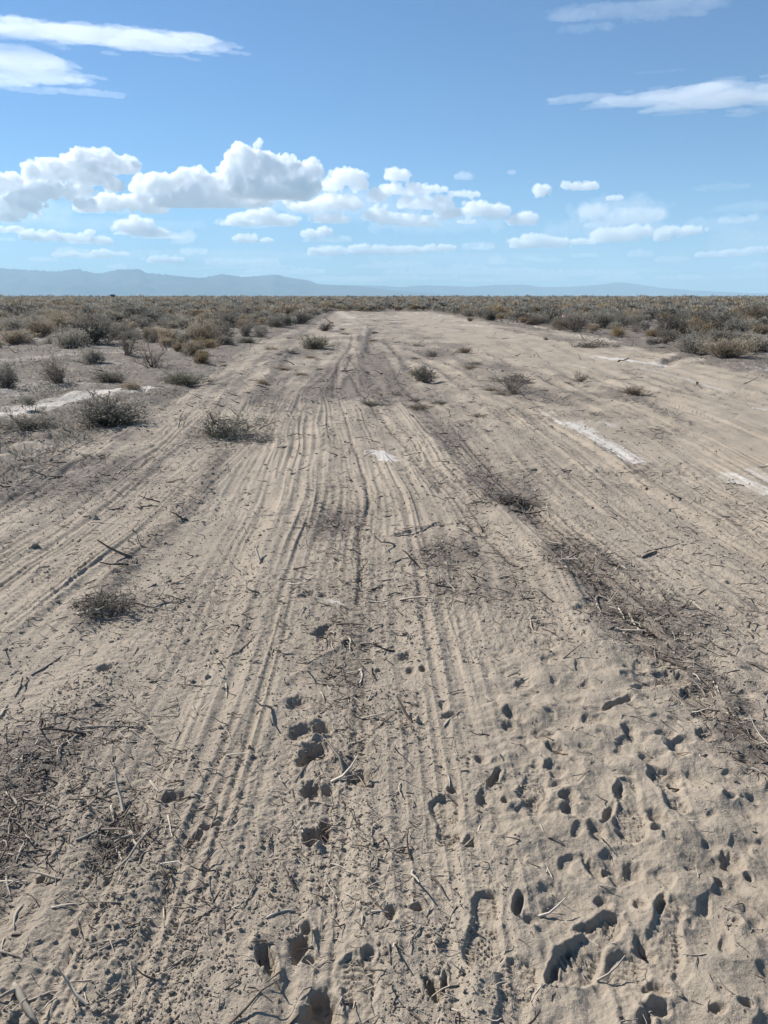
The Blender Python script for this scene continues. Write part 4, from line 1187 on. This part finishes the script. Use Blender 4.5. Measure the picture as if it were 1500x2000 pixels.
# litter and crumbs nobody could count
def fan_points(n, seed, lo=2.2, hi=50):
    r = np.random.default_rng(seed)
    ph = np.radians(r.uniform(lo, hi, n)); d = CAM_H / np.tan(ph); a = np.radians(r.uniform(-36, 36, n))
    return d * np.sin(a), d * np.cos(a), d, r
def litter():
    x, y, d, r = fan_points(190000, 61, 1.6)
    h, dk, sl, T, u = H(x, y)
    p = (.04 + .96 * np.clip(dk, 0, 1) ** 1.3) * (1 - .8 * np.clip(sl, 0, 1)) * (.5 + .5 * T) * (1 - .7 * smooth(.2, .5, x) * smooth(2.7, 2.2, y)) * (.55 + .45 * smooth(2, 5, y))
    k = r.random(len(x)) < p
    x, y, d, h = x[k], y[k], d[k], h[k]; n = len(x)
    ln = np.exp(r.normal(-3.75, .5, n)) * (1 + d * .15)
    az = r.uniform(0, 6.28, n)
    P = wig_lines(np.zeros((n, 3)), np.stack([np.cos(az), np.sin(az), r.normal(size=n) * .12 + .05], 1), ln, 4, .22, r)
    P += np.stack([x, y, h + .0015], 1)[:, None]
    R = np.linspace(1.1, .5, 4)[None] * (ln * r.uniform(.018, .05, n) + .0004)[:, None]
    V, F = tubes(P, R, 3)
    cls = r.choice(3, n, p=[.30, .30, .40])
    o = mesh_obj('plant_litter', V, F, [M_TWIG_PALE, M_TWIG, M_TWIG_DARK], mat_idx=np.repeat(cls, 9))
    add_attr(o, 'tint', np.repeat(r.random(n), 12))
    tag(o, 'fine dry plant litter strewn over the disturbed soil', 'litter', kind='stuff')
    print('litter', n)
litter()
def crumbs():
    x, y, d, r = fan_points(85000, 62, 2.6, 50)
    cx = noise2(x / .35, y / .5, 63) + .5 * noise2(x / .08, y / .08, 64)
    h, dk, sl, T, u = H(x, y)
    soft_m = smooth(.05, .5, x) * smooth(3.9, 2.9, y)
    nearby = H(x + .03, y)[0] + H(x - .03, y)[0]
    p = smooth(-.5, .9, cx) * (h > nearby / 2 - .006) * (1 - .93 * soft_m) * smooth(1.1, 2.6, y + 1.2 * (x < -.3) + .6) * (1 - .8 * smooth(2.6, 3.6, u)) * (.35 + .65 * T)
    k = r.random(len(x)) < p
    x, y, d, h, dk = x[k], y[k], d[k], h[k], dk[k]; n = len(x)
    s = np.exp(r.normal(-6.5, .5, n)) * (1 + d * .24)
    base, bf = ICO1
    nb = len(base)
    V = base[None] * (1 + .28 * r.normal(size=(n, nb, 1))) * s[:, None, None] * r.uniform(.7, 1.3, (n, 1, 3))
    V[:, :, 2] *= .8
    V += np.stack([x, y, h + s * .3], 1)[:, None]
    F = (bf[None] + (np.arange(n) * nb)[:, None, None]).reshape(-1, 3)
    o = mesh_obj('soil_crumbs', V.reshape(-1, 3), F, ground.data.materials[0], smooth=False)
    add_attr(o, 'litter', np.repeat(dk * .4, nb)); 
    tag(o, 'loose crumbs and small clods of dry soil on the track', 'soil crumbs', kind='stuff')
    print('crumbs', n)
crumbs()

# ------------------------------------------------------------------ low tufts and dead mats beside the strip
def verge_mats():
    r = np.random.default_rng(71)
    n = 9000
    d = np.exp(r.uniform(math.log(5), math.log(60), n)); a = np.radians(r.uniform(-37, 37, n))
    x, y = d * np.sin(a), d * np.cos(a)
    L_, R_ = strip_edges(y)
    h, dk, sl, T, u = H(x, y)
    k = ((x < L_ - .2) | (x > R_ + .3)) & (sl < .5) & (noise2(x / 1.1, y / 1.4, 72) + .3 * r.normal(size=n) > .05)
    x, y, h, d = x[k], y[k], h[k], d[k]; n = len(x)
    m = 26
    s = r.uniform(.06, .22, n) * (1 + d * .02)
    q = r.normal(size=(n, m, 3)) * np.array([1, 1, .0])
    B = q * s[:, None, None] * .8 + np.stack([x, y, h], 1)[:, None]
    D = q * .8 + r.normal(size=(n, m, 3)) * .5 + np.array([0, 0, .45])
    B = B.reshape(-1, 3); D = D.reshape(-1, 3); s2 = np.repeat(s, m)
    lv, lf = slivers(B, D, s2 * r.uniform(.18, .55, len(B)), s2 * r.uniform(.04, .10, len(B)), r)
    kinds = np.repeat(r.choice(3, n, p=[.74, .18, .08]), m)
    o = mesh_obj('dry_ground_cover', lv, lf, [M_LEAF['dark'], M_LEAF['bare'], M_LEAF['tan']], smooth=False, mat_idx=kinds)
    add_attr(o, 'tint', np.repeat(r.random(len(B)), 4)); add_attr(o, 'tip', np.repeat(r.random(len(B)) * .4, 4))
    tag(o, 'low dry ground cover and dead stubble between the shrubs', 'ground cover', kind='stuff')
verge_mats()

# ------------------------------------------------------------------ survey stakes, shed
def plain_mat(name, col, rough=.8, noise_amt=.25, scale=20):
    m, t, out = make_mat(name)
    b = N(t, 'ShaderNodeBsdfPrincipled'); b.inputs['Roughness'].default_value = rough
    tx = N(t, 'ShaderNodeTexNoise'); tx.inputs['Scale'].default_value = scale; tx.inputs['Detail'].default_value = 5
    mx = N(t, 'ShaderNodeMix', data_type='RGBA')
    mx.inputs[6].default_value = (*[c * (1 - noise_amt) for c in col], 1); mx.inputs[7].default_value = (*[min(1, c * (1 + noise_amt)) for c in col], 1)
    t.links.new(tx.outputs['Fac'], mx.inputs[0]); t.links.new(mx.outputs[2], b.inputs['Base Color']); t.links.new(b.outputs[0], out.inputs['Surface'])
    return m
def box(sx, sy, sz, cx=0, cy=0, cz=0):
    V = np.array([(x, y, z) for z in (-.5, .5) for y in (-.5, .5) for x in (-.5, .5)]) * (sx, sy, sz) + (cx, cy, cz)
    F = np.array([(0, 2, 3, 1), (4, 5, 7, 6), (0, 1, 5, 4), (1, 3, 7, 5), (3, 2, 6, 7), (2, 0, 4, 6)])
    return V, F
def boxes(name, lst, mat, parent):
    V = []; F = []; n = 0
    for b in lst:
        v, f = box(*b); V.append(v); F.append(f + n); n += 8
    return mesh_obj(name, np.concatenate(V), np.concatenate(F), mat, parent=parent, smooth=False)
M_LATH = plain_mat('sawn_lath', (.50, .42, .32)); M_WHITE = plain_mat('white_tape', (.85, .83, .80), .5, .05); M_PINK = plain_mat('pink_tape', (.85, .50, .46), .5, .08)
def stake(px, py, hpx, tape, label, seed):
    r = np.random.default_rng(seed)
    x, y = gp(px, py); s = scale_at(y); hh = hpx / s
    e = bpy.data.objects.new('survey_stake', None); COL.objects.link(e); e.location = (x, y, float(H(x, y)[0][0]))
    e.rotation_euler = (0, .10 * (1 if seed % 2 else -1), .5)
    boxes('lath', [(.04, .012, hh + .1, 0, 0, hh / 2 - .05)], M_LATH, e)
    # knotted ribbon with two hanging tails
    V = []; F = []; n = 0
    for sgn, ln, wd in ((1, .42, .13), (-1, .30, .11), (.5, .22, .10)):
        k = 9; t = np.linspace(0, 1, k)
        cx = sgn * (.05 + .22 * t + .03 * np.sin(5 * t + seed)); cz = hh - .02 - ln * t ** 1.4; cy = .03 * np.sin(7 * t)
        for i in range(k):
            w2 = wd / 2 * (.35 + .65 * min(1, t[i] * 3))
            V += [(cx[i] - w2 * .3, cy[i] - w2, cz[i] + w2 * .6), (cx[i] + w2 * .3, cy[i] + w2, cz[i] - w2 * .2)]
        for i in range(k - 1): F.append((n + 2 * i, n + 2 * i + 1, n + 2 * i + 3, n + 2 * i + 2))
        n += 2 * k
    rb = mesh_obj('ribbon', np.array(V), np.array(F), tape, parent=e)
    md = rb.modifiers.new('thick', 'SOLIDIFY'); md.thickness = .004
    boxes('knot', [(.07, .05, .06, 0, 0, hh - .03)], tape, e)
    tag(e, label, 'stake')
stake(963, 622, 18, M_WHITE, 'thin stake with white flagging above the right scrub edge', 1)
stake(1103, 642, 25, M_PINK, 'stake with pale pink flagging left of the large fan-shaped shrub', 2)
M_SHED = plain_mat('dark_tin', (.060, .065, .08), .6); M_ROOF = plain_mat('weathered_roof', (.34, .35, .38), .5); M_DOOR = plain_mat('shed_door', (.03, .03, .035))
def shed():
    v = ray(220, 579); D = 620.0
    x, y = v.x * D, v.y * D
    e = bpy.data.objects.new('shed', None); COL.objects.link(e); e.location = (x, y, float(H(x, y)[0][0])); e.rotation_euler = (0, 0, .45); e.scale = (1.15, 1.15, 1.3)
    boxes('wall', [(3.0, .12, 2.9, 0, -1.24, 1.45), (3.0, .12, 2.9, 0, 1.24, 1.45), (.12, 2.36, 2.9, -1.44, 0, 1.45), (.12, 2.36, 2.9, 1.44, 0, 1.45)], M_SHED, e)
    boxes('roof', [(3.5, 3.0, .16, 0, 0, 2.985), (3.1, 2.6, .08, 0, 0, 3.11)], M_ROOF, e)
    boxes('door', [(.95, .05, 2.0, -.4, -1.33, 1.0)], M_DOOR, e)
    tag(e, 'tiny dark boxy shed standing alone on the horizon at left', 'shed')
shed()

# ------------------------------------------------------------------ far ranges
def hill_mat():
    m, t, out = make_mat('bare_mountain_rock')
    b = N(t, 'ShaderNodeBsdfDiffuse')
    tx = N(t, 'ShaderNodeTexNoise'); tx.inputs['Scale'].default_value = .0012; tx.inputs['Detail'].default_value = 8
    g = N(t, 'ShaderNodeNewGeometry'); t.links.new(g.outputs['Position'], tx.inputs['Vector'])
    mx = N(t, 'ShaderNodeMix', data_type='RGBA'); mx.inputs[6].default_value = (.055, .06, .055, 1); mx.inputs[7].default_value = (.12, .12, .10, 1)
    t.links.new(tx.outputs['Fac'], mx.inputs[0]); t.links.new(mx.outputs[2], b.inputs['Color']); t.links.new(b.outputs[0], out.inputs['Surface'])
    return m
M_HILL = hill_mat()
def mountain_range(profile, dist, depth, seed, rough=.06):
    pr = [(ray(px, py), px) for px, py in profile]
    az = np.array([math.atan2(v.x, v.y) for v, _ in pr]); el = np.array([v.z / math.hypot(v.x, v.y) for v, _ in pr])
    A = np.linspace(az[0], az[-1], 1100); E = np.interp(A, az, el)
    ker = np.hanning(7); ker /= ker.sum(); E = np.convolve(np.pad(E, 3, mode='edge'), ker, 'valid')
    crest = E * dist
    jag = crest * (.05 * noise2(A * 260, A * 0 + seed, seed) + .035 * noise2(A * 700, A * 0, seed + 1))
    T = np.linspace(-1, 1, 61)
    AA, TT = np.meshgrid(A, T)
    D = dist + TT * depth + depth * .10 * noise2(AA * 40, TT * 1.5, seed + 2)
    env = (1 - np.abs(TT)) ** 1.15
    ridg = (1 - 2 * np.abs(noise2(AA * dist / 1500, TT * 3 + .3 * noise2(AA * 60, TT * 2, seed + 4), seed + 3))) * .22 + .08 * noise2(AA * dist / 420, TT * 9, seed + 5)
    Z = crest[None] * np.clip(env + ridg * np.abs(TT) * (1 - np.abs(TT)) * 2.2, 0, None)
    Z = Z + jag[None] * np.exp(-(TT / .07) ** 2)
    Z = np.minimum(Z, (crest + jag)[None] * (D / dist)); Z[0] = -40; Z[-1] = -40
    X = D * np.sin(AA); Y = D * np.cos(AA)
    V = np.stack([X, Y, Z + CAM_H], 2).reshape(-1, 3)
    n, k = TT.shape; i = np.arange(n - 1)[:, None] * k + np.arange(k - 1)[None]
    F = np.stack([i, i + 1, i + k + 1, i + k], 2).reshape(-1, 4)
    o = mesh_obj('hills', V, F, M_HILL); tag(o, kind='structure')
mountain_range([(-700,560),(-420,540),(-200,530),(0,524),(70,528),(110,530),(150,525),(172,531),(200,534),(218,528),(240,526),(272,525),(286,533),(330,537),(390,543),(432,535),(480,541),(510,538),(540,536),(570,543),(600,547),(625,555),(690,558),(760,566),(860,574),(1000,581.4)], 30000, 4200, 5)
mountain_range([(500,580),(560,566),(640,556),(700,557),(750,558),(780,561),(820,557),(860,558),(920,560),(960,557),(1020,555),(1060,561),(1110,560),(1160,557),(1210,551),(1240,554),(1290,562),(1350,567),(1430,571),(1520,574),(1700,570),(1900,566),(2200,580)], 38000, 3000, 9)
